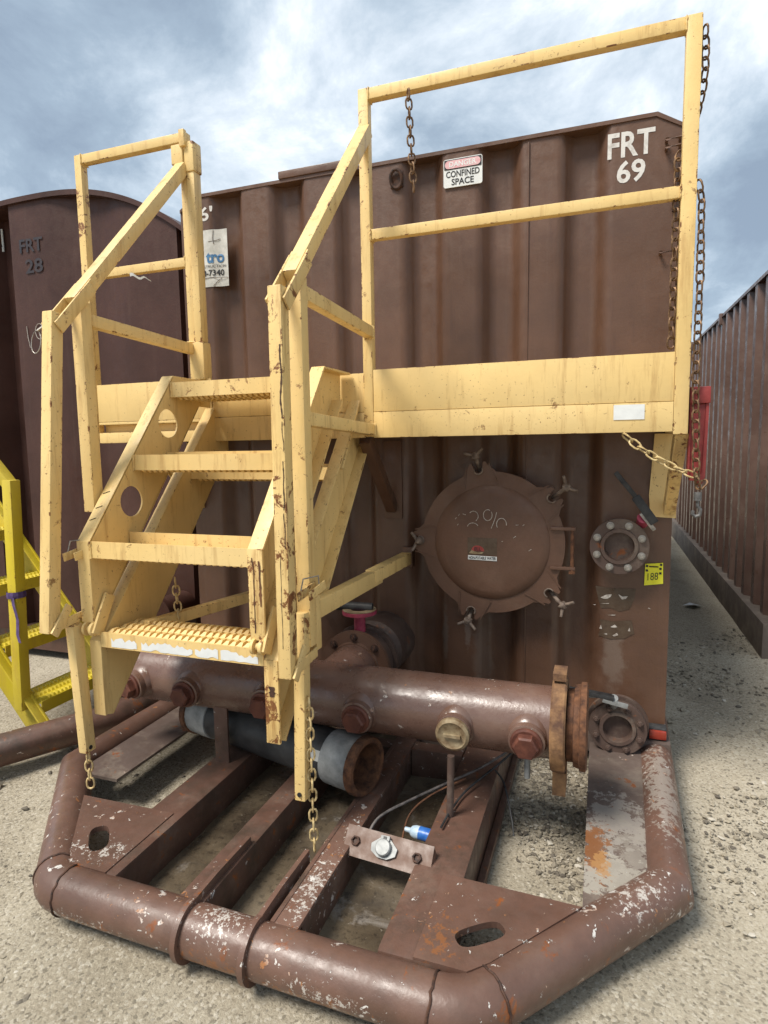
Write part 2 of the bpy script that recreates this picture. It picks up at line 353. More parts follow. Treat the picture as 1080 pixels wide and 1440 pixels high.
def text(name, s, x0, x1, z0, z1, Y, mat, parent, bold=0.0, shear=0.0, fr=None):
    cu = bpy.data.curves.new('t', 'FONT'); cu.body = s; cu.offset = bold; cu.resolution_u = 3; cu.fill_mode = 'FRONT'
    o = bpy.data.objects.new('t', cu); COL.objects.link(o); dg = bpy.context.evaluated_depsgraph_get()
    me = bpy.data.meshes.new_from_object(o.evaluated_get(dg)); vs = np.array([v.co[:] for v in me.vertices]); fs = [tuple(p.vertices) for p in me.polygons]
    bpy.data.objects.remove(o); bpy.data.curves.remove(cu); bpy.data.meshes.remove(me)
    lo, hi = vs.min(0), vs.max(0); k = MB(); out = []
    for p in vs:
        a = (p[0] - lo[0]) / (hi[0] - lo[0]); b = (p[1] - lo[1]) / (hi[1] - lo[1])
        X, Z = x0 + a * (x1 - x0), z0 + b * (z1 - z0) + shear * a
        out.append(fr(X, Z) if fr else (X, Y, Z))
    k.add(out, fs); return k.build(name, mat, parent)

def chain(name, pts, mat, label, link=0.034, wr=0.0036, wid=0.013):
    pts = [V(p) for p in pts]; seg = [(pts[i + 1] - pts[i]).length for i in range(len(pts) - 1)]; tot = sum(seg)
    def at(t):
        for i, l in enumerate(seg):
            if t <= l or i == len(seg) - 1: return pts[i] + (pts[i + 1] - pts[i]) * (t / l)
            t -= l
    k = MB(); cnt = max(2, int(tot / link)); sp = tot / cnt
    for i in range(cnt):
        a, b = at(sp * i), at(min(tot, sp * (i + 1))); d = (b - a).normalized(); c = (a + b) / 2
        x, y, _ = ortho(d); ang = (0.5 * PI if i % 2 else 0) + 0.6 + random.uniform(-.25, .25); s1 = x * math.cos(ang) + y * math.sin(ang)
        h = sp / 2 + wr * 0.2; pl = []
        for q in range(5): t = PI * q / 4; pl.append(c + d * (h - wid + wid * math.sin(t) + .004) + s1 * (wid * math.cos(t)))
        for q in range(5): t = PI * q / 4; pl.append(c - d * (h - wid + wid * math.sin(t) + .004) - s1 * (wid * math.cos(t)))
        k.tube(pl, wr, 6, closed=True)
    return tag(k.build(name, mat, base=pts[-1], smooth=50), label, 'chain')

# ================================================================== GROUND
GZ = 0.045
SKP = [((-1.195, .3), (-1.2, -.935)), ((-1.2, -.935), (-.672, -1.53)), ((-.672, -1.53), (.645, -1.553)), ((.645, -1.553), (1.15, -.95)), ((1.15, -.95), (1.188, .3))]
def axis(lo, hi, step, far):
    return [-f for f in reversed(far) if -f < lo - step] + list(np.arange(lo, hi + 1e-6, step)) + [f for f in far if f > hi + step]
far = [4, 5, 6, 8, 10, 14, 20, 30, 50, 90, 160, 300]
gx, gy = axis(-3.2, 3.2, 0.05, far), axis(-3.6, 3.4, 0.05, far)
k = MB()
for yy in gy:
    for xx in gx:
        zf = max(0.0, 1 - max(abs(xx) - 2.6, abs(yy) - 3.0, 0) / 3)
        z = (noise.noise(V((xx * 1.3, yy * 1.3, 0))) * 0.012 + noise.noise(V((xx * 7, yy * 7, 3))) * 0.005) * zf - 0.006
        dmin = 9.0
        if -1.6 < xx < 1.6 and -2.0 < yy < 0.4:
            for (ax_, ay_), (bx_, by_) in SKP:
                ex_, ey_ = bx_ - ax_, by_ - ay_; t = min(1, max(0, ((xx - ax_) * ex_ + (yy - ay_) * ey_) / (ex_ * ex_ + ey_ * ey_)))
                dmin = min(dmin, math.hypot(xx - ax_ - t * ex_, yy - ay_ - t * ey_))
            z += 0.034 * math.exp(-(dmin / 0.10) ** 2) * (0.55 + 0.9 * noise.noise(V((xx * 4, yy * 4, 7))))
        k.v.append(V((xx, yy, z)))
W_ = len(gx)
for j in range(len(gy) - 1):
    for i in range(W_ - 1): a = j * W_ + i; k.f.append((a, a + 1, a + W_ + 1, a + W_))
g = k.build('ground', 'ground', smooth=60); g.location.z = GZ; g['kind'] = 'structure'
# wet mud inside the skid
k = MB(); mx_ = np.linspace(-0.60, 0.555, 30); my_ = np.linspace(-1.47, -0.05, 34)
for yy in my_:
    for xx in mx_: k.v.append(V((xx, yy, 0.094 + 0.010 * noise.noise(V((xx * 5, yy * 5, 4))) + 0.004 * noise.noise(V((xx * 17, yy * 17, 4))))))
for j in range(33):
    for i in range(29): a = j * 30 + i; k.f.append((a, a + 1, a + 31, a + 30))
m_ = k.build('wet_mud', 'mud', smooth=60); m_['kind'] = 'structure'
# loose pebbles
ico = bmesh.new(); bmesh.ops.create_icosphere(ico, subdivisions=1, radius=1); iv = np.array([v.co[:] for v in ico.verts]); ico.verts.index_update()
ifc = np.array([[v.index for v in f.verts] for f in ico.faces]); ico.free()
def pebbles(name, cnt, region, smin, smax, label):
    P = []
    while len(P) < cnt:
        x, y = region(); P.append((x, y))
    P = np.array(P); sz = smin * (smax / smin) ** (rng.random(cnt) ** 2.2)
    VV = iv[None] * (1 + 0.28 * rng.standard_normal((cnt, len(iv), 1))); sc = np.stack([sz * rng.uniform(.8, 1.5, cnt), sz * rng.uniform(.7, 1.1, cnt), sz * rng.uniform(.35, .7, cnt)], 1)
    VV = VV * sc[:, None]; an = rng.uniform(0, 6.28, cnt); ca, sa = np.cos(an)[:, None], np.sin(an)[:, None]
    X = VV[..., 0] * ca - VV[..., 1] * sa + P[:, 0:1]; Y = VV[..., 0] * sa + VV[..., 1] * ca + P[:, 1:2]
    Z = VV[..., 2] + (sz * 0.15)[:, None] + GZ - .004
    pts = np.stack([X, Y, Z], -1).reshape(-1, 3); F = (ifc[None] + (np.arange(cnt) * len(iv))[:, None, None]).reshape(-1, 3)
    me = bpy.data.meshes.new(name); me.from_pydata(pts.tolist(), [], F.tolist()); me.materials.append(MAT['pebble'])
    o = bpy.data.objects.new(name, me); COL.objects.link(o); o['kind'] = 'stuff'; o['label'] = label; o['category'] = 'gravel'
def reg():
    while True:
        u = random.random()
        if u < 0.60: x, y = random.uniform(1.05, 2.1), random.uniform(-2.2, 2.5)
        elif u < 0.78: x, y = random.uniform(0.56, 0.93), random.uniform(-1.2, 0.0)
        else: x, y = random.uniform(-1.9, 1.6), random.uniform(-2.4, 0.2)
        if u >= 0.78 and -0.66 < x < 0.56 and y > -1.52 and random.random() < 0.9: continue
        if noise.noise(V((x * 1.9, y * 1.9, 9))) + random.uniform(-.45, .3) > 0: return x, y
pebbles('gravel', 14000, reg, 0.0016, 0.0125, 'small grey and tan pebbles strewn over the sandy ground')

def reg2():
    while True:
        x, y = random.uniform(-2.0, 2.0), random.uniform(-2.3, 1.6)
        if x > 1.28 or (x < -1.3 and y < -.2) or y < -1.68 or (0.6 < x < 0.88 and -1.1 < y < 0): return x, y
pebbles('loose_stones', 130, reg2, 0.009, 0.021, 'scattered larger stones lying on the sandy ground')

# ================================================================== STORAGE TANK
TANK = thing('storage_tank', (0, 0, 0), 'brown corrugated storage tank marked FRT 69 on a pipe skid', 'tank')
VC = [0.48 + 0.355 * i for i in range(-4, 2)]
def corr(x, depth=0.062, cs=VC, flat=0.040, tr=0.064):
    d = 0
    for c_ in cs:
        a = abs(x - c_)
        if a < flat: d = 1
        elif a < flat + tr: t = 1 - (a - flat) / tr; d = t * t * (3 - 2 * t)
    return d * depth
ZT, ZB, HW = 2.855, 0.235, 1.22
k = MB(); xs = list(np.arange(-HW, HW + 1e-6, 0.02)); zs = [ZB, 0.6, 1.0, 1.4, 1.8, 2.2, 2.6, 2.78, ZT - 0.012]
for z in zs:
    for x in xs:
        ww = 1.0
        bul = 0.006 * noise.noise(V((x * 2, z * 1.5, 1)))
        k.v.append(V((x, corr(x) * ww + bul * min(1, max(0, (0.9 - abs(x)) * 8)), min(z, ZT - 0.012 - max(0, abs(x) - 1.11) * 0.55))))
W_ = len(xs)
for j in range(len(zs) - 1):
    for i in range(W_ - 1): a = j * W_ + i; k.f.append((a, a + 1, a + W_ + 1, a + W_))
FW = k.build('front_wall', 'tank', TANK, smooth=50)
# roof plate with dropped corners, side walls, rear wall
prof = [(-HW, ZT - 0.075), (-1.11, ZT - 0.012), (1.11, ZT - 0.012), (HW, ZT - 0.075), (HW, ZT - 0.060), (1.115, ZT + 0.004), (-1.115, ZT + 0.004), (-HW, ZT - 0.060)]
MB().prism(prof, lambda u, v, t: V((u, t, v)), -0.006, 6.2).build('roof', 'tank', TANK)
for sgn in (-1, 1):
    k = MB(); ys = list(np.arange(0.0, 6.2, 0.05))
    for z in (ZB, ZT - 0.08):
        for y in ys: k.v.append(V((sgn * (HW - 0.004 - corr((y % 0.4), 0.04, [0.2], 0.06, 0.07)), y, z)))
    m = len(ys); k.f += [(i, i + 1, i + 1 + m, i + m) for i in range(m - 1)]
    k.build('side_wall', 'tank', TANK)
MB().box(-HW, HW, 6.16, 6.2, ZB, ZT - .08).build('rear_wall', 'tank', TANK)
MB().box(-0.62, -0.24, -0.014, 0.30, ZT + .0045, ZT + 0.040).build('roof_hatch', 'tank', TANK, bevel=0.004)
MB().box(-HW + .004, HW - .004, -0.004, 6.1, ZB - 0.09, ZB + 0.02).build('base_beam', 'beam', TANK, bevel=0.004)
k = MB()
k.cyl((0.603, corr(.603) - 0.001, 0.3), (0.603, corr(.603) - 0.001, 2.83), 0.0045, 6); k.build('weld_seam', 'tank', TANK, smooth=60)
# lifting eye near the roof edge
k = MB(); k.tube([(0.0 + 0.028 * math.cos(a), -0.018 - .01 * math.sin(a), 2.765 + 0.038 * math.sin(a)) for a in np.linspace(0, 2 * PI, 17)[:-1]], 0.008, 8, closed=True)
k.box(-0.03, 0.03, -0.012, 0.0, 2.73, 2.80); k.build('lifting_eye', 'dark', TANK, smooth=40)
for zz_, w_ in ((2.735, 0.05), (2.705, 0.05), (2.30, 0.06)):
    k = MB(); k.tube([(1.20, -0.002, zz_), (1.20, -0.035, zz_), (1.20 - w_, -0.035, zz_), (1.20 - w_, -0.002, zz_)], 0.006, 8); k.build('rung_stub', 'tank', TANK, smooth=40)
k = MB(); k.bar((1.185, -0.012, 2.46), (1.19, -0.012, 2.66), 0.014, 0.016); k.build('hinge_bar', 'dark', TANK, bevel=.002)
# lettering
text('lettering', 'FRT', 0.926, 1.108, 2.705, 2.805, -0.0015, 'letter', TANK, 0.022)
text('lettering', '69', 0.964, 1.074, 2.602, 2.692, -0.0015, 'letter', TANK, 0.022)
text('lettering', "6'", -1.100, -1.022, 2.722, 2.795, 0, 'letter', TANK, 0.02, fr=lambda X, Z: (X, corr(X) * .25 - .002, Z))
# confined space sign
def rrect(x0, x1, z0, z1, r, n=5):
    out = []
    for cx_, cz_, a0 in ((x1 - r, z1 - r, 0), (x0 + r, z1 - r, 90), (x0 + r, z0 + r, 180), (x1 - r, z0 + r, 270)):
        out += [(cx_ + r * math.cos(math.radians(a0 + 90 * i / n)), cz_ + r * math.sin(math.radians(a0 + 90 * i / n))) for i in range(n + 1)]
    return out
S = MB().prism(rrect(0.225, 0.402, 2.690, 2.812, 0.010), XZ(-0.012), 0, 0.005).build('warning_sign', 'white', TANK, label='white CONFINED SPACE warning sign')
MB().prism(rrect(0.2285, 0.3985, 2.766, 2.808, 0.004), XZ(-0.0135), 0, 0.0012).build('sign_border', 'black', S)
MB().prism(rrect(0.2325, 0.3945, 2.770, 2.804, 0.0165, 8), XZ(-0.0150), 0, 0.0012).build('sign_banner', 'faded_red', S)
text('sign_text', 'DANGER', 0.252, 0.376, 2.776, 2.798, -0.0156, 'white', S, 0.02)
text('sign_text', 'CONFINED', 0.237, 0.390, 2.732, 2.760, -0.0130, 'black', S, 0.02)
text('sign_text', 'SPACE', 0.262, 0.364, 2.698, 2.726, -0.0130, 'black', S, 0.02)
# company sticker (wraps into the corrugation)
k = MB(); sx = list(np.linspace(-1.200, -0.945, 22))
for z in (2.385, 2.675):
    for x in sx: k.v.append(V((x, corr(x) * .25 - 0.004, z)))
k.f += [(i, i + 1, i + 23, i + 22) for i in range(21)]
S = k.build('company_sticker', 'sticker', TANK, smooth=40, label='cracked white company sticker')
wrap = lambda X, Z: (X, corr(X) * .25 - 0.0062, Z)
text('sticker_text', 'tro', -1.068, -0.966, 2.505, 2.560, 0, 'blue', S, 0.03, fr=wrap)
text('sticker_text', 'CONSTRUCTION', -1.135, -0.958, 2.482, 2.496, 0, 'black', S, 0.0, fr=wrap)
text('sticker_text', '8-7340', -1.092, -0.970, 2.440, 2.472, 0, 'black', S, 0.02, fr=wrap)
for pl in ([(-1.16, 2.425), (-1.05, 2.432), (-0.948, 2.428)], [(-1.03, 2.388), (-1.01, 2.41), (-.985, 2.428)], [(-1.02, 2.672), (-1.025, 2.63), (-1.02, 2.60)], [(-1.05, 2.615), (-1.01, 2.618), (-.985, 2.626)]):
    k = MB(); k.tube([wrap(x, z) for x, z in pl], 0.0012, 5); k.build('sticker_crack', 'dark', S)
# lot tag
tagfr = lambda X, Z: (X + (Z - .94) * .05, -0.006, Z)
S = MB().prism([(1.117, 0.902), (1.193, 0.914), (1.190, 1.006), (1.119, 0.998)], XZ(-0.006), 0, 0.003).build('lot_tag', 'tag', TANK, label='bright yellow lot tag with handwritten 188')
text('tag_text', '188', 1.130, 1.172, 0.925, 0.957, -0.0075, 'black', S, -0.004, 0.006)
for x, z in ((1.122, .985), (1.178, .993), (1.122, .965), (1.176, .975), (1.176, .955)): MB().box(x, x + .009, -0.0085, -0.0065, z, z + .009).build('tag_mark', 'black', S)
MB().box(1.135, 1.172, -0.0085, -0.0065, .985, .990).build('tag_mark', 'dark', S)
# peeled sticker residue
for poly in ([(.915, .888), (.985, .880), (1.085, .884), (1.078, .835), (1.06, .79), (1.015, .776), (.985, .79), (.94, .786), (.93, .82)], [(.935, .735), (.99, .728), (1.07, .74), (1.082, .68), (1.045, .655), (.98, .645), (.93, .66), (.945, .70)]):
    k = MB(); k.add([(x, -0.003, z) for x, z in poly], [tuple(range(len(poly)))]); S = k.build('sticker_residue', 'residue', TANK)
for sc_ in ([(.938, .836), (.962, .850), (.985, .853), (.981, .842), (.968, .832), (.950, .830)], [(1.012, .855), (1.03, .845), (1.052, .849), (1.044, .836), (1.028, .832), (1.020, .842)], [(.935, .808), (.975, .812), (.972, .808)], [(.968, .757), (1.004, .761), (1.0, .756)],
            [(.935, .692), (.942, .710), (.947, .690)], [(.982, .702), (1.0, .715), (1.012, .704), (.996, .700)], [(.992, .664), (1.01, .677), (1.016, .668), (1.0, .660)], [(1.056, .69), (1.062, .706), (1.066, .689)], [(.955, .668), (.968, .672), (.97, .664)], [(.905, .80), (.917, .803), (.916, .797)], [(1.135, .80), (1.15, .796), (1.138, .803)]):
    k = MB(); k.add([(x, -0.0045, z) for x, z in sc_], [tuple(range(len(sc_)))]); k.build('paper_scrap', 'chalk', TANK)

# ---- manhole
MC = V((0.462, -0.09, 1.083)); MR = 0.325
k = MB(); k.lathe((MC.x, 0.06, MC.z), (0, -1, 0), [(0.285, 0), (0.285, 0.135)], 56); MH0 = k.build('manhole_neck', 'tank', TANK, smooth=40)
def lugangle(a): return math.radians(a)
LUGS = [100, 38, -40, -106, 180]
out = []
for i in range(360):
    a = math.radians(i); r = MR
    for lg in LUGS:
        d = abs((i - lg + 180) % 360 - 180)
        if d < 8: r = max(r, MR + 0.046 - (0.012 if d > 6.5 else 0))
        elif d < 14: r = max(r, MR + 0.028 * (14 - d) / 6)
    out.append((MC.x + r * math.cos(a), MC.z + r * math.sin(a)))
# slots cut in the lugs
pts = []
for i, (x, z) in enumerate(out):
    cut = None
    for lg in LUGS:
        d = (i - lg + 180) % 360 - 180
        if abs(d) <= 3: cut = d
    if cut is not None:
        a = math.radians(i); r = MR + 0.012 - 0.014 * math.sqrt(max(0, 1 - (cut / 3.2) ** 2)); x, z = MC.x + r * math.cos(a), MC.z + r * math.sin(a)
    pts.append((x, z))
COV = MB().prism(pts, XZ(MC.y), -0.022, 0.0).build('manhole_cover', 'cover', TANK, bevel=0.0)
k = MB(); k.lathe((MC.x, MC.y - 0.0215, MC.z), (0, -1, 0), [(0.262, 0), (0.255, 0.008), (0.22, 0.014), (0.14, 0.018), (0.05, 0.0195), (0.0, 0.020)], 56, cap1=False); k.build('dished_plate', 'cover', COV, smooth=50)
for lg in LUGS:
    a = math.radians(lg); d = V((math.cos(a), 0, math.sin(a))); t = V((-math.sin(a), 0, math.cos(a)))
    for s_ in (-1, 1):
        p0 = MC + d * (MR - 0.062) + t * (s_ * 0.075); p1 = MC + d * (MR + 0.035) + t * (s_ * 0.052)
        k = MB(); k.bar(p0 - V((0, .024, 0)), p1 - V((0, .024, 0)), 0.004, 0.005); k.build('lug_weld', 'cover', COV)
    k = MB()                                    # rim of the slot
    k.tube([MC + d * (MR + 0.012 - .020 * math.cos(q)) + t * (0.020 * math.sin(q)) - V((0, .024, 0)) for q in np.linspace(-1.9, 1.9, 9)], 0.0035, 6); k.build('slot_rim', 'dusty', COV, smooth=40)
    off = {100: .07, 38: .085, -40: .085, -106: .055, 180: .015}[lg]
    c0 = MC + d * (MR + 0.006 + off) + V((0, -0.030, 0)); k = MB()
    k.tube([MC + d * (MR + .012) + V((0, .03, 0)), MC + d * (MR + .02 + off * .5) + V((0, -.02, 0)), c0], 0.009, 10)
    k.lathe(c0 - d * .012, d if off > .03 else V((0, -1, 0)), [(0.018, 0), (0.020, .006), (0.018, .018), (.010, .03)], 14)
    wd = (t * 0.8 + V((0, -.35, 0)) + d * .35).normalized(); wd2 = (t * -0.75 + V((0, -.3, 0)) + d * .5).normalized()
    k.tube([c0, c0 + wd * .03, c0 + wd * .056], [.009, .0075, .0065], 8); k.tube([c0, c0 + wd2 * .03, c0 + wd2 * .050], [.009, .0075, .0065], 8)
    k.build('wing_bolt', 'dusty', COV, smooth=50)
for z in (MC.z + 0.075, MC.z - 0.10):
    k = MB(); k.box(MC.x + 0.262, MC.x + 0.368, MC.y - 0.036, MC.y - 0.020, z - .007, z + .007); k.build('hinge_arm', 'cover', COV, bevel=.002)
k = MB(); k.cyl((MC.x + 0.355, MC.y - .028, MC.z - .12), (MC.x + 0.355, MC.y - .028, MC.z + .085), 0.008, 10); k.lathe((MC.x + .355, MC.y - .028, MC.z - .122), (0, 0, 1), [(.015, 0), (.015, .012)], 6); k.build('hinge_pin', 'rust', COV, smooth=40)
# chalk 2% and sticker on the cover
def dish(X, Z):
    r = math.hypot(X - MC.x, Z - MC.z)
    h = np.interp(r, [0, .05, .14, .22, .255, .262], [.020, .0195, .018, .014, .008, 0]); return (X, MC.y - 0.0215 - h - 0.0018, Z)
def chalk(pts, parent, fr=dish, r=0.0016):
    k = MB(); k.tube([fr(x, z) for x, z in pts], r, 5); k.build('chalk_stroke', 'chalk', parent)
c0x, c0z = 0.462, 1.083
arc = lambda cx, cz, rx, rz, a0, a1, n=10: [(cx + rx * math.cos(math.radians(a)), cz + rz * math.sin(math.radians(a))) for a in np.linspace(a0, a1, n)]
chalk(arc(.385, 1.205, .022, .024, 140, -20) + [(.397, 1.185)], COV); chalk(arc(.382, 1.155, .025, .020, 170, 20, 8), COV)
chalk(arc(.450, 1.212, .020, .025, 60, 400, 14), COV); chalk([(.490, 1.226), (.484, 1.200), (.474, 1.172), (.466, 1.152)], COV); chalk(arc(.512, 1.172, .022, .027, -10, 215, 12), COV)
for x, z in ((.315, 1.205), (.300, 1.190), (.335, 1.215), (.310, 1.162), (.575, 1.17), (.605, 1.168), (.512, 1.095), (.565, 1.112), (.632, 1.055)): chalk([(x, z), (x + random.uniform(.004, .014), z + random.uniform(-.006, .010))], COV, r=.0013)
k = MB(); gs = [(x, z) for z in np.linspace(1.03, 1.108, 5) for x in np.linspace(.358, .492, 7)]
k.add([dish(*p) for p in gs], [(j * 7 + i, j * 7 + i + 1, j * 7 + i + 8, j * 7 + i + 7) for j in range(4) for i in range(6)])
S = k.build('cover_sticker', 'residue', COV)
d2 = lambda X, Z: V(dish(X, Z)) + V((0, -.0012, 0)); d3 = lambda X, Z: V(dish(X, Z)) + V((0, -.0024, 0))
k = MB(); k.add([d2(*p) for p in [(.405 + .030 * math.cos(t), 1.046 + .026 * math.sin(t)) for t in np.linspace(0, PI, 12)]], [tuple(range(12))]); k.build('sticker_emblem', 'red', COV)
k = MB(); k.add([d2(*p) for p in ((.364, 1.035), (.378, 1.052), (.386, 1.046), (.405, 1.040), (.432, 1.043), (.425, 1.034), (.402, 1.032), (.390, 1.031))], [tuple(range(8))]); k.build('sticker_emblem', 'cap', COV)
text('sticker_text', 'ELL', .390, .420, 1.049, 1.064, 0, 'black', COV, 0.02, fr=d3)
k = MB(); gs = [(x, z - (x - .36) * .02) for z in (1.006, 1.026) for x in np.linspace(.360, .492, 7)]
k.add([d2(*p) for p in gs], [(i, i + 1, i + 8, i + 7) for i in range(6)]); k.build('water_label', 'white', COV)
text('label_text', 'NON-POTABLE WATER', .364, .488, 1.008, 1.022, 0, 'black', COV, 0.025, fr=d3)

# ---- flanged outlets
def flange(name, c, R, r, t, mat, nb, parent, bmat='steel', a0=22.5, ax=(0, -1, 0), hub=0.06, bolt_r=0.012, clip=None):
    c = V(c); x, y, d = ortho(ax); k = MB()
    k.lathe(c, ax, [(r + .012, -hub), (r + .012, 0), (R, 0), (R, t), (r + .018, t), (r + .014, t + .008), (r, t + .008), (r - .004, t - .03)], 40, cap1=True)
    o = k.build(name, mat, parent, smooth=35)
    src = None
    for i in range(nb):
        a = math.radians(a0 + 360 * i / nb); p = c + d * t + (x * math.cos(a) + y * math.sin(a)) * ((R + r) / 2 + .006)
        if src is None:
            k = MB(); k.lathe(p, d, [(bolt_r * 1.35, -.001), (bolt_r * 1.35, .003)], 12); k.lathe(p, d, [(bolt_r, .003), (bolt_r, .013), (bolt_r * .9, .014)], 6); k.lathe(p, d, [(bolt_r * .55, .014), (bolt_r * .5, .022)], 8)
            src = k.build('bolt', bmat, o, smooth=30); p0 = p
        else: share(src, 'bolt', o, p - p0)
    return o
F1 = flange('outlet_flange', (1.008, -0.075, 1.085), 0.120, 0.062, 0.022, 'fitting', 8, TANK, hub=0.09)
k = MB(); k.lathe((1.008, -0.075, 1.085), (0, -1, 0), [(.055, -.04), (.0, -.04)], 24, False, False); k.build('outlet_bore', 'rust', F1)
F2 = flange('outlet_flange', (1.018, -0.150, 0.305), 0.118, 0.060, 0.022, 'fitting', 8, TANK, 'fitting', hub=0.15)
k = MB(); k.lathe((1.018, -0.105, 0.305), (0, -1, 0), [(0.066, 0), (.128, 0), (.128, .022), (0.066, .022)], 40); k.build('mating_flange', 'fitting', F2, smooth=35)
k = MB(); k.lathe((1.018, -0.150, 0.305), (0, -1, 0), [(.055, -.04), (.0, -.04)], 24, False, False); k.build('outlet_bore', 'rust', F2)
# butterfly-valve levers
k = MB(); k.bar((0.985, -0.135, 1.405), (1.075, -0.135, 1.292), 0.020, 0.012, (0, -1, 0)); k.bar((1.065, -0.135, 1.304), (1.142, -0.135, 1.195), 0.036, 0.018, (0, -1, 0))
LV = k.build('valve_lever', 'rubber', TANK, bevel=.003)
k = MB(); k.bar((1.088, -0.128, 1.235), (1.142, -0.128, 1.165), 0.016, 0.018, (0, -1, 0)); k.build('lever_plate', 'steel', LV, bevel=.002)
k = MB(); k.cyl((1.098, -0.06, 1.185), (1.098, -0.122, 1.215), 0.024, 14); k.build('valve_neck', 'pink', LV, smooth=40)
k = MB(); k.bar((0.775, -0.20, 0.475), (0.90, -0.20, 0.462), 0.018, 0.018); k.bar((0.89, -0.20, .463), (1.00, -0.20, .452), 0.016, 0.040, (0, -1, 0)); LV = k.build('valve_lever', 'rubber', TANK, bevel=.003)
k = MB(); k.bar((0.955, -0.215, 0.444), (1.055, -0.205, 0.422), 0.010, 0.020); k.cyl((1.0, -0.16, .40), (1.0, -.2, .452), .018, 12); k.bar((0.86, -.19, .445), (0.97, -.19, .452), .03, .012); k.build('lever_plate', 'galv', LV, bevel=.002)

# ---- marker lamp and brackets
k = MB(); k.box(1.135, 1.222, -0.075, -0.02, 0.232, 0.285); LM = k.build('marker_lamp', 'rubber', TANK, bevel=.006)
MB().box(1.150, 1.220, -0.090, -0.070, 0.240, 0.278).build('lamp_lens', 'lamp', LM, bevel=.006)
MB().box(-0.088, 0.006, -0.012, 0.045, 1.17, 1.555).build('bracket_pad', 'tank', TANK, bevel=.002)
k = MB(); k.bar((-0.045, -0.36, 1.56), (-0.045, -0.012, 1.22), 0.05, 0.05); k.build('bracket_brace', 'tank', TANK, bevel=.003)
MB().box(0.005, 0.055, -0.014, 0.04, 0.93, 1.03).build('strut_pad', 'tank', TANK, bevel=.002)

# ---- skid
PZ = 0.160; PR = 0.070
AX, AY, BX, BY = 1.195, -0.935, 0.645, -1.525
def arc3(p0, p1, p2, r, n=5):
    p0, p1, p2 = V(p0), V(p1), V(p2); a = (p0 - p1).normalized(); b = (p2 - p1).normalized(); s_, e_ = p1 + a * r, p1 + b * r
    return [s_ * (1 - t) ** 2 + p1 * (2 * t * (1 - t)) + e_ * t ** 2 for t in np.linspace(0, 1, n)]
SK = MB()
q = [V((-AX, 0.3, PZ)), V((-AX - .005, AY, PZ)), V((-0.672, BY - .005, PZ)), V((BX, BY - .028, PZ)), V((1.150, AY - .015, PZ)), V((1.188, 0.3, PZ))]
path = [q[0], q[1]] + arc3(q[1], q[2], q[3], 0.05, 4) + arc3(q[2], q[3], q[4], 0.075, 5) + [q[4], q[5]]
dense = []
for i in range(len(path) - 1):
    l = (path[i + 1] - path[i]).length; m = max(1, int(l / 0.1)); dense += [path[i] + (path[i + 1] - path[i]) * (j / m) for j in range(m)]
SK.tube(dense + [path[-1]], PR, 32); SKID = SK.build('skid_bumper', 'skid', TANK, smooth=40, label='bent brown bumper pipe with chipped paint')
def ringat(p, d, name='weld_bead', r=PR + 0.0015, wr=0.0035, mat='dark'):
    x, y, _ = ortho(d); k = MB(); k.tube([V(p) + x * (r * math.cos(a)) + y * (r * math.sin(a)) + V(d).normalized() * random.uniform(-.003, .003) for a in np.linspace(0, 2 * PI, 40)[:-1]], wr, 6, closed=True); k.build(name, mat, SKID, smooth=50)
ex = V((1, 0, 0)); ch = (q[4] - q[3]).normalized()
ringat(q[3] + V((-0.075, 0, 0)), ex); ringat(q[3] + ch * 0.085, ch)
cl = (q[1] - q[2]).normalized(); ringat(q[2] + V((0.055, 0, 0)), ex); ringat(q[2] + cl * 0.055, cl)
# band plates round the front pipe with upright fins
for x, x2 in ((-0.155, -.135), (0.062, 0.085)):
    yb_ = BY - .005 - .023 * (x + .672) / 1.317
    k = MB(); k.lathe((x, yb_, PZ), (1, 0, 0), [(PR - .004, -.0085), (PR + .016, -.0085), (PR + .016, .0085), (PR - .004, .0085)], 40, False, False)
    k.prism([(BY, PZ + .02), (BY, PZ + PR + .012), (BY + .12, PZ + PR + .016), (BY + .30, PZ + PR + .012), (BY + .30, PZ + .02)], YZ, x - .0075, x + .0075)
    k.build('band_plate', 'skid', SKID, smooth=35)
def beam(x0, x1, y0, y1, z0=0.045, z1=0.222, mat='beam', bev=0.012):
    return MB().box(x0, x1, y0, y1, z0, z1).build('skid_beam', mat, SKID, bevel=bev)
beam(-0.605, -0.462, BY + .02, 0.1); beam(-0.225, -0.135, BY + .02, 0.1, z1=.218, bev=.008)
beam(0.085, 0.100, BY + .02, 0.1, bev=.003); beam(0.398, 0.565, BY + .02, 0.1, bev=.02)
MB().box(0.085, 0.172, BY + .02, -0.30, 0.205, 0.219).build('beam_flange', 'skid', SKID, bevel=.003)
MB().box(0.155, 0.169, BY + .05, -0.30, 0.03, 0.204).build('beam_web', 'beam', SKID, bevel=.002)
MB().box(0.567, 0.592, -1.15, -0.05, 0.05, 0.085).build('beam_foot', 'beam', SKID, bevel=.004)
MB().box(0.172, 0.397, -0.44, -0.37, 0.06, 0.215).build('cross_member', 'beam', SKID, bevel=.004)
MB().box(-0.134, 0.084, -0.44, -0.37, 0.06, 0.205).build('cross_member', 'beam', SKID, bevel=.004)
MB().box(-0.46, 0.396, -1.46, -1.452, 0.02, 0.115).build('front_sill', 'beam', SKID, bevel=.002)
MB().box(0.172, 0.56, -0.30, -0.02, 0.10, 0.235).build('cross_member', 'plate', SKID, bevel=.01)
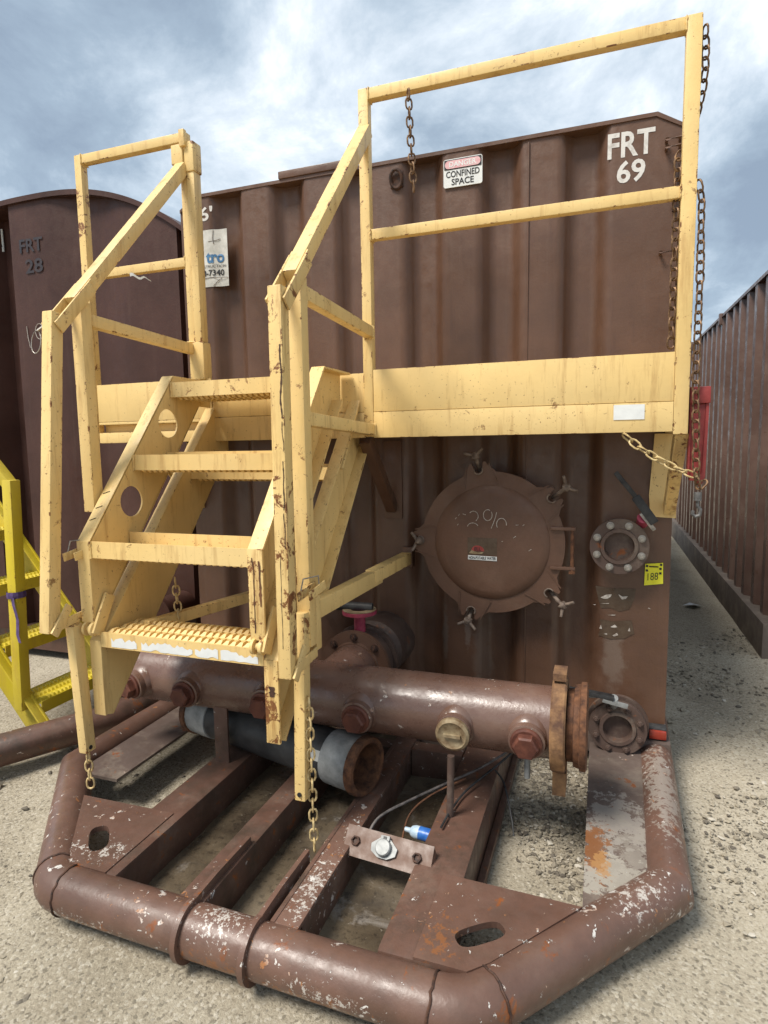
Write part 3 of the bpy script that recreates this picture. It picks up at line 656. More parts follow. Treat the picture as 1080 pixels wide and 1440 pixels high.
# gusset plates with lifting slots
def oval(cx, cy, lx, ly, rot, p=3.2, n=28):
    o_ = []
    for i in range(n):
        a = 2 * PI * i / n; ca, sa = math.cos(a), math.sin(a); r = 1 / (abs(ca) ** p + abs(sa) ** p) ** (1 / p); x, y = lx * r * ca, ly * r * sa
        o_.append((cx + x * math.cos(rot) - y * math.sin(rot), cy + x * math.sin(rot) + y * math.cos(rot)))
    return o_
for s_ in (-1, 1):
    poly = [(s_ * 0.50, -1.175), (s_ * 0.905, -1.185), (s_ * 0.69, -1.455), (s_ * 0.64, -1.50), (s_ * 0.50, -1.50)]
    MB().prism(poly, XY, 0.207, 0.226, [oval(s_ * 0.650, -1.372, 0.070, 0.032, math.radians(90 - s_ * 43 if s_ < 0 else 38))]).build('gusset_plate', 'skid', SKID)
    yn_ = -1.16 if s_ > 0 else -1.02; xn_ = 0.960 if s_ > 0 else 1.09
    MB().prism([(s_ * .905, -.02), (s_ * .905, yn_), (s_ * xn_, yn_), (s_ * 1.112, -1.00), (s_ * 1.125, -.02)], XY, 0.186, 0.198).build('deck_plate', 'plate' if s_ > 0 else 'plate2', SKID, label='rust and dust stained deck plate' if s_ > 0 else None)
MB().box(0.86, 1.235, -0.11, -0.006, 0.155, 0.233).build('base_shelf', 'plate', SKID, bevel=.004)
# socket plate
k = MB(); a0, a1 = V((0.150, -1.085, 0.262)), V((0.455, -1.112, 0.262)); dn = V((0, -0.068, -0.062))
nrm = (a1 - a0).cross(dn).normalized() * -1; k.add([a0, a1, a1 + dn, a0 + dn] + [p + nrm * -.007 for p in (a0, a1, a1 + dn, a0 + dn)], [(0, 1, 2, 3), (7, 6, 5, 4), (0, 4, 5, 1), (1, 5, 6, 2), (2, 6, 7, 3), (3, 7, 4, 0)])
b0, b1 = a1, a1 + dn; k.add([b0, b0 + V((.012, .03, -.1)), b1 + V((.012, .03, -.05)), b1], [(0, 1, 2, 3)])
SP = k.build('socket_plate', 'cover', SKID)
pc = lambda u, v: a0 + (a1 - a0) * u + dn * v
if nrm.dot(V((0, -1, 1))) < 0: nrm = -nrm
for u in (0.13, 0.84):
    p = pc(u, .5); k = MB(); k.lathe(p, nrm, [(.016, 0), (.016, .010), (.010, .012), (.009, .004)], 6); k.build('plate_bolt', 'dark', SP, smooth=30)
p = pc(.47, .5); ux = (a1 - a0).normalized(); vy = dn.normalized() * -1; k = MB()
pent = [(math.cos(math.radians(a)), math.sin(math.radians(a))) for a in (90, 60, 8, -20, -60, -90, -120, 200, 172, 120)]
rr = [.032, .034, .046, .045, .034, .030, .034, .045, .046, .034]
k.add([p + nrm * .0015 + ux * (x * r) + vy * (y * r) for (x, y), r in zip(pent, rr)] + [p + nrm * .010 + ux * (x * r) + vy * (y * r) for (x, y), r in zip(pent, rr)],
      [tuple(range(10)), tuple(range(19, 9, -1))] + [(i, (i + 1) % 10, (i + 1) % 10 + 10, i + 10) for i in range(10)])
k.lathe(p + nrm * .010, nrm, [(.026, 0), (.026, .012), (.023, .016)], 24); k.bar(p + nrm * .012 + vy * .022, p + nrm * .012 + vy * .036, .03, .012, nrm)
SKT = k.build('trailer_socket', 'galv', SKID, smooth=35)
MB().bar(p + nrm * .0195 + vy * .024, p + nrm * .0195 + vy * .033, .010, .004, nrm).build('socket_latch', 'black', SKT)

# ---- manifold
MY, MZ, MRR = -0.715, 0.545, 0.124
k = MB(); k.lathe((-1.08, MY, MZ), (1, 0, 0), [(MRR, t) for t in np.linspace(0, 1.90, 40)], 48); MAN = k.build('manifold_pipe', 'manifold', TANK, smooth=40)
k = MB(); k.lathe((-1.10, MY, MZ), (1, 0, 0), [(.135, 0), (.135, .03)], 36); k.build('end_cap', 'fitting', MAN, smooth=35)
k = MB(); k.lathe((0.785, MY, MZ), (1, 0, 0), [(MRR - .01, 0), (.158, 0), (.164, .006), (.164, .044), (.158, .050), (MRR - .01, .050)], 44, False, False)
k.box(0.790, 0.835, MY - 0.05, MY + .05, MZ - 0.245, MZ - .16); k.box(0.787, 0.832, MY - 0.045, MY + .045, MZ + .17, MZ + .195)
k.build('coupling_clamp', 'rust_orange', MAN, smooth=35, bevel=0.0, label='rusty orange coupling clamp')
k = MB(); k.lathe((0.838, MY, MZ), (1, 0, 0), [(MRR, 0), (MRR, .02), (.138, .022), (.142, .040), (.150, .043), (.150, .062), (.138, .066), (.0, .066)], 44, True, False); k.build('end_flange', 'rust', MAN, smooth=30)
PLX = [-0.905, -0.672, -0.300, 0.092, 0.460, 0.711]
for i, x in enumerate(PLX):
    ax_ = V((0, -1, -0.10)).normalized() if i else V((-.25, -1, -.1)).normalized(); c_ = V((x, MY, MZ)) + ax_ * (MRR - .012)
    k = MB(); k.lathe(c_, ax_, [(.078, -.02), (.070, .008), (.062, .016), (.062, .040), (.058, .042)], 30); PG = k.build('plug_boss', 'manifold', MAN, smooth=35)
    if i == 4:
        k = MB(); k.lathe(c_ + ax_ * .042, ax_, [(.058, 0), (.060, .004), (.060, .018), (.050, .024), (.044, .020), (0, .020)], 30, True, False); k.bar(c_ + ax_ * .066 + V((-.03, 0, .0)), c_ + ax_ * .066 + V((.03, 0, .0)), .012, .01); k.build('cap', 'cap', PG, smooth=35)
    else:
        k = MB(); k.lathe(c_ + ax_ * .042, ax_, [(.054, 0), (.054, .008), (.048, .012)], 26); k.lathe(c_ + ax_ * .052, ax_, [(.044, 0), (.044, .026), (.038, .032)], 6); k.build('plug', 'plug', PG, smooth=25)
k = MB(); k.bar((-0.545, -0.80, 0.47), (-0.545, -0.80, 0.215), 0.065, 0.012, (0, 1, 0)); k.build('manifold_support', 'beam', MAN, bevel=.002)
k = MB(); k.tube([(0.455, -0.882, 0.45), (0.452, -0.882, 0.30), (0.440, -0.868, 0.06)], 0.013, 12); k.build('drain_tube', 'fitting', MAN, smooth=40)
k = MB(); k.tube([(0.70, -0.73, 0.44), (0.70, -0.73, 0.33)], 0.011, 10); k.build('drain_stub', 'galv', MAN, smooth=40)
# tee to the tank with valve
TX = -0.095
k = MB(); k.lathe((TX, MY + .05, MZ), (0, 1, 0), [(.108, 0), (.108, .24)], 40); TEE = k.build('branch_pipe', 'manifold', MAN, smooth=40)
TF = flange('branch_flange', (TX, -0.40, MZ), 0.165, 0.100, 0.024, 'cover', 8, MAN, 'dark', 0, (0, -1, 0), hub=0.02, bolt_r=.014)
k = MB(); k.lathe((TX, -0.375, MZ), (0, 1, 0), [(.100, 0), (.148, 0), (.148, .055), (.100, .055)], 40, False, False); k.lathe((TX, -0.315, MZ), (0, 1, 0), [(.100, 0), (.165, 0), (.165, .024), (.120, .026), (.120, .10), (.148, .13), (.148, .345)], 40, False, False); k.build('valve_body', 'fitting', TEE, smooth=35)
k = MB(); k.cyl((TX, -0.35, MZ + .14), (TX, -0.35, MZ + .222), 0.026, 16); k.lathe((TX, -0.35, MZ + .218), (0, 0, 1), [(.03, 0), (.070, .010), (.078, .012), (.078, .026), (.072, .030), (.06, .026), (.02, .024)], 32); k.build('valve_handwheel', 'pink', TEE, smooth=40)
k = MB(); k.lathe((TX, -0.35, MZ + .2445), (0, 0, 1), [(.040, .003), (.060, .004), (.076, .002), (.077, .005), (.060, .0065), (.040, .006)], 32, False, False); k.build('handwheel_rim', 'cap', TEE, smooth=40)
k = MB(); k.cyl((TX - .105, -0.36, MZ + .262), (TX + .06, -0.34, MZ + .258), 0.021, 14); k.build('valve_grip', 'rubber', TEE, smooth=40)

# ================================================================== ACCESS STAIRS
ST = thing('access_stairs', (0, -0.4, 0), 'cream yellow steel access platform with stairs and guard rails bolted to the tank', 'stairs')
YF = -0.405
def part(name, a, b, w_, h_, mat='yellow', up=(0, 0, 1), bev=0.005, parent=ST, label=None):
    return MB().bar(a, b, w_, h_, up).build(name, mat, parent, bevel=bev, label=label)
T = 0.042
# right guard
RP = MB().box(1.172, 1.222, YF, YF + T, 1.555, 2.967).build('guard_post', 'yellow', ST, bevel=.005)
MB().box(-0.033, 0.010, YF, YF + T, 1.57, 2.967).build('guard_post', 'yellow', ST, bevel=.005)
MB().box(0.0095, 1.1725, YF + .0015, YF + T - .0015, 2.922, 2.9655).build('top_rail', 'yellow', ST, bevel=.004)
MB().box(0.0095, 1.1725, YF + .003, YF + T - .003, 2.378, 2.420).build('mid_rail', 'yellow', ST, bevel=.004)
# left guard
MB().box(-1.520, -1.479, YF, YF + T, 1.58, 2.957).build('guard_post', 'yellow_rusty', ST, bevel=.005)
MB().box(-1.4795, -0.872, YF + .0015, YF + T - .0015, 2.914, 2.9555).build('top_rail', 'yellow', ST, bevel=.004)
MB().box(-1.4795, -0.905, YF + .003, YF + T - .003, 2.372, 2.413).build('mid_rail', 'yellow', ST, bevel=.004)
LP_ = MB().box(-0.907, -0.871, YF, YF + T, 1.85, 2.900).build('guard_post', 'yellow', ST, bevel=.005)
MB().box(-0.8695, -0.829, YF - .008, YF + T + .004, 2.02, 2.78).build('post_sleeve', 'yellow', ST, bevel=.007)
MB().box(-0.876, -0.824, YF - .014, YF + T + .008, 2.775, 2.905).build('sleeve_cap', 'yellow_rusty', ST, bevel=.008)
MB().box(-0.936, -0.8765, YF - .022, YF - .008, 2.81, 2.895).build('cap_plate', 'yellow', ST, bevel=.004)
MB().box(-0.880, -0.820, YF - .012, YF + T + .008, 1.852, 2.025).build('post_socket', 'yellow', ST, bevel=.006)
MB().box(-.886, -.858, YF - .03, YF - .008, 2.880, 2.952).build('latch_block', 'yellow_rusty', ST, bevel=.004)
# fascia
MB().box(0.0105, 1.1715, YF + .004, YF + .012, 1.676, 1.851).build('fascia', 'yellow', ST, bevel=.002)
FA = MB().box(0.0105, 1.1715, YF + .001, YF + .012, 1.566, 1.674).build('fascia', 'yellow', ST, bevel=.002)
MB().box(0.968, 1.075, YF - .0015, YF + .0005, 1.613, 1.668).build('blank_sticker', 'white', FA)
MB().box(-0.795, -0.0305, YF + .006, YF + .014, 1.676, 1.840).build('fascia', 'yellow', ST, bevel=.002)
MB().box(-0.795, -0.0305, YF + .003, YF + .014, 1.566, 1.674).build('fascia', 'yellow', ST, bevel=.002)
MB().box(-1.4785, -0.800, YF + .006, YF + .014, 1.672, 1.857).build('fascia', 'yellow', ST, bevel=.002)
MB().box(-1.4785, -0.800, YF + .006, YF + .06, 1.658, 1.6705).build('fascia_ledge', 'yellow', ST, bevel=.002)
MB().box(-1.4785, -0.800, YF + .05, YF + .058, 1.62, 1.657).build('fascia', 'yellow', ST)
MB().box(-1.4785, -0.800, YF + .004, YF + .048, 1.566, 1.618).build('lower_channel', 'yellow', ST, bevel=.003)
# deck: bearing bars and side members
MB().box(-1.50, 1.20, YF + .066, -0.03, 1.795, 1.800).build('deck', 'yellow', ST)
for x in (-1.49, -0.9, -0.35, 0.2, 0.7): MB().box(x, x + .035, YF + .062, -0.03, 1.58, 1.793).build('deck_joist', 'yellow', ST)
MB().box(1.180, 1.218, YF + T + .001, -0.006, 1.566, 1.851).build('end_fascia', 'yellow', ST, bevel=.002)
MB().box(-1.50, 1.2, -0.028, -0.010, 1.60, 1.80).build('rear_fascia', 'yellow', ST)
# wall brackets
for x, vis in ((1.185, 1), (-1.20, 0)):
    BRK = MB().prism([(x - .045, 1.208), (x + .048, 1.203), (x + .048, 1.563), (x - .045, 1.563), (x - .06, 1.30), (x - .055, 1.24)], XZ(-0.016), 0, .010).build('bracket_plate', 'yellow', ST)
    k = MB(); k.bar((x, -0.35, 1.555), (x, -0.03, 1.24), 0.006, 0.06); k.bar((x + .02, -0.372, 1.555), (x + .02, -0.03, 1.222), 0.046, 0.006); k.build('bracket_brace', 'yellow_rusty', ST)
    k = MB(); k.lathe((x + .03, -0.016, 1.235), (0, -1, 0), [(.013, 0), (.013, .010), (.010, .013)], 16); k.build('bolt', 'yellow', BRK, smooth=35)

# ---- stairs
SL = 1.25
def stringer(name, xin, sgn, poly, fl, holes=(), mat='yellow', front=None):
    # web on the inner face, flanges outwards
    S_ = MB().prism(poly, YZ, xin, xin + sgn * 0.007, holes).build(name, mat, ST)
    return S_
yu = lambda z: -0.93 + (z - 1.511) / SL                       # upper edge of the main stringer
yl = lambda z: -0.795 + (z - 1.353) / SL
YE = -1.175
ZU = 1.511 + SL * (YE + 0.93); ZL = 1.353 + SL * (YE + 0.795)
main = [(YE, ZU), (YE, max(ZL, .905)), (yl(.905) if yl(.905) > YE else YE + .012, .905), (-0.50, 1.353 + SL * (.295)), (-0.41, 1.72), (-0.41, 1.835), (yu(1.835), 1.835)]
h1 = circle(-0.715, 1.640, 0.060, 26); h2 = circle(-0.955, 1.332, 0.060, 26)
for sgn, xin in ((-1, -0.80), (1, -0.145)):
    hs = [h1, h2] if sgn < 0 else []
    x0, x1 = sorted((xin, xin + sgn * .007)); o0, o1 = sorted((xin, xin + sgn * .056))
    S_ = MB().prism(main, YZ, x0, x1, hs).build('stringer', 'yellow', ST, label='left stair stringer with round holes' if sgn < 0 else None)
    k = MB(); p0, p1 = V(((o0 + o1) / 2, yu(1.838), 1.838)), V(((o0 + o1) / 2, YE, ZU)); k.bar(p0, p1, .056, .009); k.bar(V((p0.x, -0.41, 1.838)), p0, .056, .009)
    k.build('stringer_flange', 'yellow', S_, bevel=.002)
    k = MB(); zl0 = .92; k.bar(V(((o0 + o1) / 2, yl(zl0), zl0)), V(((o0 + o1) / 2, -.50, 1.353 + SL * .295)), .056, .009); k.build('stringer_flange', 'yellow', S_, bevel=.002)
    MB().box(o0, o1, YE - .008, YE + .002, .905, ZU + .004).build('stringer_end_plate', 'yellow' if sgn < 0 else 'yellow_rusty', S_, bevel=.003)
s2u = lambda z: -0.376 + (z - 1.738) / 1.21
Y2 = -1.165
low = [(Y2, 0.835), (Y2, .555), (Y2 + .03, .545), (-0.30, 1.53), (-0.30, 1.735), (s2u(1.735), 1.735)]
for sgn, xin in ((-1, -0.785), (1, -0.105)):
    x0, x1 = sorted((xin, xin + sgn * .007)); o0, o1 = sorted((xin, xin + sgn * .052)); xm_ = (o0 + o1) / 2
    S_ = MB().prism(low, YZ, x0, x1).build('folding_stringer', 'yellow', ST)
    k = MB(); k.bar((xm_, s2u(1.735), 1.735), (xm_, Y2, .835), .052, .009); k.build('stringer_flange', 'yellow', S_, bevel=.002)
    k = MB(); k.bar((xm_, -0.30, 1.53), (xm_, Y2 + .03, .548), .052, .009); k.build('stringer_flange', 'yellow', S_, bevel=.002)
    MB().box(o0, o1, Y2 - .008, Y2 + .002, .552, .838).build('stringer_end_plate', 'yellow' if sgn < 0 else 'yellow_rusty', S_, bevel=.003)
# treads: front lip, top sheet with serrated teeth, rear lip
def teeth(k, x0, x1, y0, y1, z, rows=3, nx=22, up=1, h=.011):
    dx = (x1 - x0) / nx
    for r in range(rows):
        yc = y0 + (y1 - y0) * (r + .5) / rows; dy = (y1 - y0) / rows * .36
        for i in range(nx):
            xc = x0 + dx * (i + .5); a = dx * .40
            k.add([(xc - a, yc - dy, z), (xc + a, yc - dy, z), (xc + a, yc + dy, z), (xc - a, yc + dy, z), (xc - a * .1, yc - dy * .5, z + up * h), (xc + a, yc - dy * .5, z + up * h), (xc + a, yc + dy * .5, z + up * h), (xc - a * .1, yc + dy * .5, z + up * h)],
                  [(4, 5, 6, 7), (0, 1, 5, 4), (1, 2, 6, 5), (2, 3, 7, 6), (3, 0, 4, 7)])
def tread(x0, x1, yn, z, depth, lip=0.058, pan_low=True, mat='yellow', nm='tread'):
    zp = z - lip + .010 if pan_low else z - .006
    k = MB(); k.box(x0, x1, yn, yn + .006, z - lip, z); k.box(x0, x1, yn + .0065, yn + depth, zp - .006, zp)
    if pan_low: k.box(x0 + .004, x1, yn + depth - .006, yn + depth, zp + .0005, z + .008)
    o_ = k.build(nm, mat, ST)
    t = MB()
    if pan_low: teeth(t, x0 + .01, x1 - .01, yn + .012, yn + depth - .012, zp, 3, 24, 1, .008)
    else: teeth(t, x0 + .01, x1 - .01, yn + .012, yn + depth - .012, zp, 3, 24)
    teeth(t, x0 + .01, x1 - .01, yn + .012, yn + depth - .012, zp - .006, 3, 24, -1, .014)
    t.build('grip_teeth', mat, o_, kind='stuff'); return o_
XA, XB = -0.7995, -0.1455
tread(XA, XB, -0.690, 1.812, 0.23, .062); tread(XA, XB, -0.936, 1.512, 0.20, .060); tread(XA, XB, -1.178, 1.207, 0.20, .060)
BS = tread(-0.784, -0.1055, -1.172, 0.872, 0.215, .056, False)
tread(-0.784, -0.1055, -0.60, 1.448, 0.20, .05, nm='folding_tread')
# bare primer where the bottom nosing lost its paint
k = MB(); top = []; bot = []
for i, x in enumerate(np.linspace(-0.735, -0.125, 60)):
    top.append((x, -1.1732, 0.858 - .034 * abs(noise.noise(V((x * 38, 0, 2)))) - .020 * max(0, noise.noise(V((x * 9, 3, 0)))))); bot.append((x, -1.1732, .821 + .018 * max(0, noise.noise(V((x * 25, 5, 0))))))
run = MB()
for i in range(59):
    if noise.noise(V((i * .31, 8, 0))) > -0.42: run.add([bot[i], bot[i + 1], top[i + 1], top[i]], [(0, 1, 2, 3)])
    elif run.v: run.build('bare_primer', 'white', BS); run = MB()
if run.v: run.build('bare_primer', 'white', BS)
# handrails and newels
XLH, XRH = -0.893, -0.002
for xh, nm in ((XLH, 'l'), (XRH, 'r')):
    HR = part('handrail', (xh, YF - .001, 2.80), (xh, -1.085, 2.065), .050, .050)
    # forked end of the rail
    for s_ in (-1, 1): part('handrail_fork', (xh + s_ * .030, -1.02, 2.135), (xh + s_ * .030, -1.185, 1.960), .008, .046, bev=.003, parent=HR, mat='yellow' if nm == 'l' else 'yellow_rusty')
    MB().bar((xh, -1.02, 2.160), (xh, -1.09, 2.084), .060, .010).build('fork_saddle', 'yellow', HR)
    zb = 1.30 if nm == 'l' else 0.86
    part('newel_post', (xh, -1.052, zb), (xh, -1.052, 2.075), .050, .050, up=(0, 1, 0))
    part('stair_rail', (xh, -1.026, 2.015 if nm == 'l' else 2.03), (xh, YF - .001, 1.995 if nm == 'l' else 2.005), .040, .046)
    zb = .895 if nm == 'l' else .800
    yb = -1.29 if nm == 'l' else -1.195
    HP = part('hanging_post', (xh, -1.178, 2.015), (xh + (.0 if nm == 'l' else 0), yb, zb), .046, .050, up=(0, 1, 0), mat='yellow' if nm == 'l' else 'yellow_rusty')
part('brace_rail', (XRH, -1.026, 1.625), (XRH, YF - .001, 1.600), .040, .046)
# lower ends: legs, hinge lugs, latch plates
LG = part('leg', (-0.872, -1.205, 0.905), (-0.860, -1.195, 0.415), .038, .046, up=(0, 1, 0)); MB().lathe((-0.8395, -1.20, .435), (1, 0, 0), [(.008, 0), (.008, .002)], 10).build('bolt_hole', 'black', LG)
LG = part('leg', (-0.002, -1.090, 0.985), (0.0, -1.128, 0.350), .040, .046, up=(0, 1, 0), mat='yellow_rusty'); MB().lathe((0.0, -1.1506, .375), (0, -1, 0), [(.008, 0), (.008, .003)], 12).build('bolt_hole', 'black', LG)
for x in (-0.80, -0.100):
    k = MB(); k.lathe((x - .035, YE - .008, .885), (1, 0, 0), [(.026, 0), (.026, .010), (.012, .010), (.012, .03), (.026, .03), (.026, .042), (.014, .046)], 20); k.build('hinge_pin', 'yellow_rusty', ST, smooth=35)
    k = MB(); k.bar((x + .012, YE - .01, .865), (x + .012, YE + .065, 1.0), .012, .05); k.build('hinge_lug', 'yellow', ST, bevel=.004)
for xh, yb, zb, s_ in ((XLH, -1.29, .895, 1), (XRH, -1.195, .80, 1)):
    k = MB(); k.bar((xh + .030, yb - .01, zb - .005), (xh + .030, yb + .065, zb + .085), .010, .034); k.build('latch_plate', 'yellow', ST, bevel=.004)
    k = MB(); k.bar((xh + .0255, yb + .0, zb + .02), (xh + .0255, yb + .16, zb + .035), .006, .036); k.build('latch_bar', 'yellow', ST, bevel=.003)
# latch bracket halfway up
for x, y, z in ((-0.865, -1.235, 1.155), (0.018, -1.15, 1.05)):
    k = MB(); k.bar((x, y, z), (x + .012, y + .11, z + .02), .006, .030); k.bar((x + .03, y + .02, z), (x + .04, y + .12, z + .02), .006, .030); LB = k.build('latch_bracket', 'yellow_rusty', ST, bevel=.002)
    k = MB(); k.tube([(x, y + .02, z + .015), (x + .005, y + .03, z + .055), (x + .03, y + .09, z + .055), (x + .035, y + .09, z)], .0022, 6); k.build('latch_wire', 'steel', LB)
# struts to the tank wall
k = MB(); k.bar((0.028, -0.016, 0.975), (0.005, -0.46, 0.972), .050, .058); k.bar((0.012, -0.38, 0.965), (-0.03, -1.03, 0.955), .042, .066); k.build('strut', 'yellow', ST, bevel=.004)
k = MB(); k.bar((-0.50, -0.012, 0.84), (-0.70, -1.03, 0.86), .036, .045); k.build('strut', 'yellow', ST, bevel=.004)
# flat handle bar stowed in the right folding stringer
part('stowed_bar', (-0.075, -0.36, 1.77), (-0.075, -0.60, 1.44), .046, .012)
part('hanging_post_stub', (-0.0, -1.00, 1.02), (0.0, -1.00, .83), .035, .040, up=(0, 1, 0))
# weld beads where rails and treads meet their posts
def weld(c_, ax, hw, hh, mat='yellow_rusty'):
    c_ = V(c_); x, y, d = ortho(ax); lp = []
    for (a, b), (a2, b2) in (((-1, -1), (1, -1)), ((1, -1), (1, 1)), ((1, 1), (-1, 1)), ((-1, 1), (-1, -1))):
        for t in np.linspace(0, 1, 7)[:-1]:
            lp.append(c_ + x * (hw * (a + (a2 - a) * t)) + y * (hh * (b + (b2 - b) * t)) + d * random.uniform(-.0015, .0015))
    k = MB(); k.tube(lp, [.0028 + random.uniform(-.0008, .0014) for _ in lp], 6, closed=True); k.build('weld_bead', mat, ST, smooth=60)
yc_ = YF + T / 2
for x_, z_ in ((.0115, 2.9437), (1.171, 2.9437), (.0115, 2.399), (1.171, 2.399), (-1.478, 2.935), (-1.478, 2.393), (-.908, 2.393)): weld((x_, yc_, z_), (1, 0, 0), T / 2, .0215)
for xh in (XLH, XRH):
    weld((xh, YF - .003, 2.004), (0, 1, 0), .021, .024); weld((xh, -1.025, 2.02), (0, 1, 0), .021, .024)
weld((XRH, YF - .003, 1.60), (0, 1, 0), .021, .024); weld((XRH, -1.025, 1.624), (0, 1, 0), .021, .024)
for yn, z_ in ((-.690, 1.812), (-.936, 1.512), (-1.178, 1.207)):
    k = MB(); k.tube([(XA + .002 + random.uniform(0, .003), yn - .001, z_ - .062 * t) for t in np.linspace(0, 1, 9)], [.004 + random.uniform(-.001, .002) for _ in range(9)], 6); k.build('weld_bead', 'yellow_rusty', ST, smooth=60)
# bare-metal scars
def scar(pts, wid, mat='dark', parent=ST):
    k = MB(); A = []; B = []
    for i, p in enumerate(pts):
        e = wid * (0.35 + 0.9 * abs(noise.noise(V((i * .83, p[2] * 9, 1))))); A.append((p[0] - e, p[1], p[2])); B.append((p[0] + e, p[1], p[2]))
    for i in range(len(pts) - 1): k.add([A[i], B[i], B[i + 1], A[i + 1]], [(0, 1, 2, 3)])
    return k.build('paint_scar', mat, parent)
fp = lambda z: -1.178 + (2.015 - z) / (2.015 - .80) * (-1.195 + 1.178) - .0262
for z0, z1, wd in ((1.84, 1.62, .0042), (1.61, 1.52, .002), (1.49, 1.34, .0028), (1.33, 1.22, .0022)):
    scar([(XRH + .016 + .006 * noise.noise(V((z * 14, 0, 0))), fp(z), z) for z in np.linspace(z0, z1, 26)], wd)
scar([(XRH - .002 + .003 * noise.noise(V((z * 9, 4, 0))), fp(z), z) for z in np.linspace(1.20, .90, 20)], .0015)
scar([(-.145 + .045 + .006 * noise.noise(V((z * 20, 4, 0))), YE - .0095, z) for z in np.linspace(1.17, 1.02, 20)], .006, 'rust')
scar([(-.145 + .022 + .008 * noise.noise(V((z * 20, 7, 0))), YE - .0095, z) for z in np.linspace(1.18, .93, 24)], .0035, 'rust')
scar([(-.078 + .010 * noise.noise(V((z * 20, 7, 0))), Y2 - .0095, z) for z in np.linspace(.75, .715, 8)], .016, 'dark')
for yy, zz_ in ((-1.047, 1.407), (-1.088, 1.338), (-1.121, 1.273)):
    c_ = V((-.835, yy, 1.511 + SL * (yy + .93) + .0075)); k = MB(); k.bar(c_ + V((-.012, -.004, -.003)), c_ + V((.014, .003, .006)), .0035, .0012); k.build('pen_mark', 'black', ST)

# ================================================================== CHAINS AND SMALL THINGS
chain('chain', [(0.185, YF - .012, 2.915), (0.192, YF - .014, 2.75), (0.205, YF - .016, 2.535)], 'chain', 'short rusty chain hanging from the highest guard rail, left of the warning sign')
chain('chain', [(1.232, YF + .03, 2.935), (1.238, YF + .03, 2.80), (1.230, YF + .06, 2.72), (1.21, YF + .065, 2.62), (1.162, YF + .03, 2.52), (1.160, YF + .02, 2.2), (1.158, YF + .03, 1.87)], 'chain', 'long rusty chain draped behind the right guard post down to the fascia')
chain('chain', [(1.226, YF + .02, 2.43), (1.240, YF + .02, 2.38), (1.243, YF + .01, 2.1), (1.240, YF + .0, 1.75), (1.252, YF - .01, 1.42), (1.262, YF, 1.36), (1.285, YF, 1.385)], 'chain', 'rusty chain hanging outside the right guard post over the red bar')
chain('chain', [(1.005, YF + .01, 1.558), (1.06, YF + .0, 1.51), (1.13, YF, 1.462), (1.20, YF, 1.425), (1.252, YF, 1.405)], 'chain_y', 'cream chain slung from the fascia underside across to the red bar')
chain('chain', [(0.026, -1.115, 0.70), (0.030, -1.118, 0.5), (0.034, -1.12, 0.165)], 'chain_y', 'yellow chain dangling beside the right folding stair leg')
chain('chain', [(-0.855, -1.20, 0.410), (-0.853, -1.20, 0.33), (-0.852, -1.20, 0.275)], 'chain_y', 'short chain dangling under the left folding stair leg', link=.032)
chain('chain', [(-0.66, -0.90, 1.02), (-0.655, -0.90, 0.93), (-0.65, -0.90, 0.86)], 'chain_y', 'short chain hanging behind the perforated bottom stair tread', link=.03)
# snap hook
k = MB(); k.cyl((1.262, YF, 1.345), (1.262, YF, 1.315), .013, 12); k.tube([(1.262, YF, 1.318), (1.262, YF, 1.295), (1.272, YF, 1.282), (1.270, YF, 1.262), (1.256, YF, 1.256), (1.246, YF, 1.266), (1.248, YF, 1.278)], .006, 8)
tag(k.build('snap_hook', 'steel_dark', base=(1.262, YF, 1.256), smooth=45), 'grey steel snap hook hanging under the knotted chain', 'hook')
# red bar
RB = thing('red_bar', (1.26, YF + .03, 1.35), 'faded red steel channel hanging beside the right guard post', 'steel channel')
MB().box(1.228, 1.236, YF + .03, YF + .08, 1.40, 1.725).build('flange', 'red', RB, bevel=.003)
MB().box(1.2365, 1.2835, YF + .036, YF + .080, 1.385, 1.664).build('web', 'red', RB, bevel=.002)
MB().prism([(1.284, 1.725), (1.293, 1.725), (1.287, 1.40), (1.272, 1.36), (1.262, 1.375), (1.276, 1.42)], XZ(YF + .03), 0, .05).build('flange', 'red', RB)
MB().box(1.226, 1.295, YF + .022, YF + .084, 1.665, 1.7255).build('collar', 'red', RB, bevel=.005)
# loose hose with steel ends
HA, HB = V((-0.82, -0.585, 0.328)), V((0.118, -0.835, 0.328)); hd = (HB - HA).normalized(); HL = (HB - HA).length
HS = thing('hose', (-0.3, -0.72, 0.22), 'black suction hose with galvanised ends lying under the manifold', 'hose')
k = MB(); k.lathe(HA + hd * .14, hd, [(.098, t) for t in np.linspace(0, HL - .30, 16)], 36); HT = k.build('hose_wall', 'hose', HS, smooth=40)
for p, s_ in ((HA, 1), (HB, -1)):
    k = MB(); k.lathe(p, hd * s_, [(.103, .03), (.104, .10), (.103, .155), (.098, .157)], 36, False, False); k.build('end_sleeve', 'galv', HS, smooth=40)
    k = MB(); k.lathe(p, hd * s_, [(.088, .10), (.088, -.004), (.106, -.006), (.110, .0), (.110, .028), (.102, .031)], 36, False, False); k.build('end_ring', 'rust', HS, smooth=35)
    k = MB(); k.lathe(p, hd * s_, [(.089, .098), (.0, .099)], 24, False, False); k.build('bore', 'rust', HS)
pr = HB - hd * .205; ax_ = V((0, -1, 0.55)).normalized(); ax_ = (ax_ - hd * ax_.dot(hd)).normalized(); tg = ax_.cross(hd)
k = MB()
for j in range(2):
    for i in range(5):
        a = -0.34 + .10 * i; k.v.append(pr + hd * (-.05 + .10 * j) + (ax_ * math.cos(a) + tg * math.sin(a)) * .0992)
k.f += [(i, i + 1, i + 6, i + 5) for i in range(4)]; k.build('hose_label', 'sticker', HS)
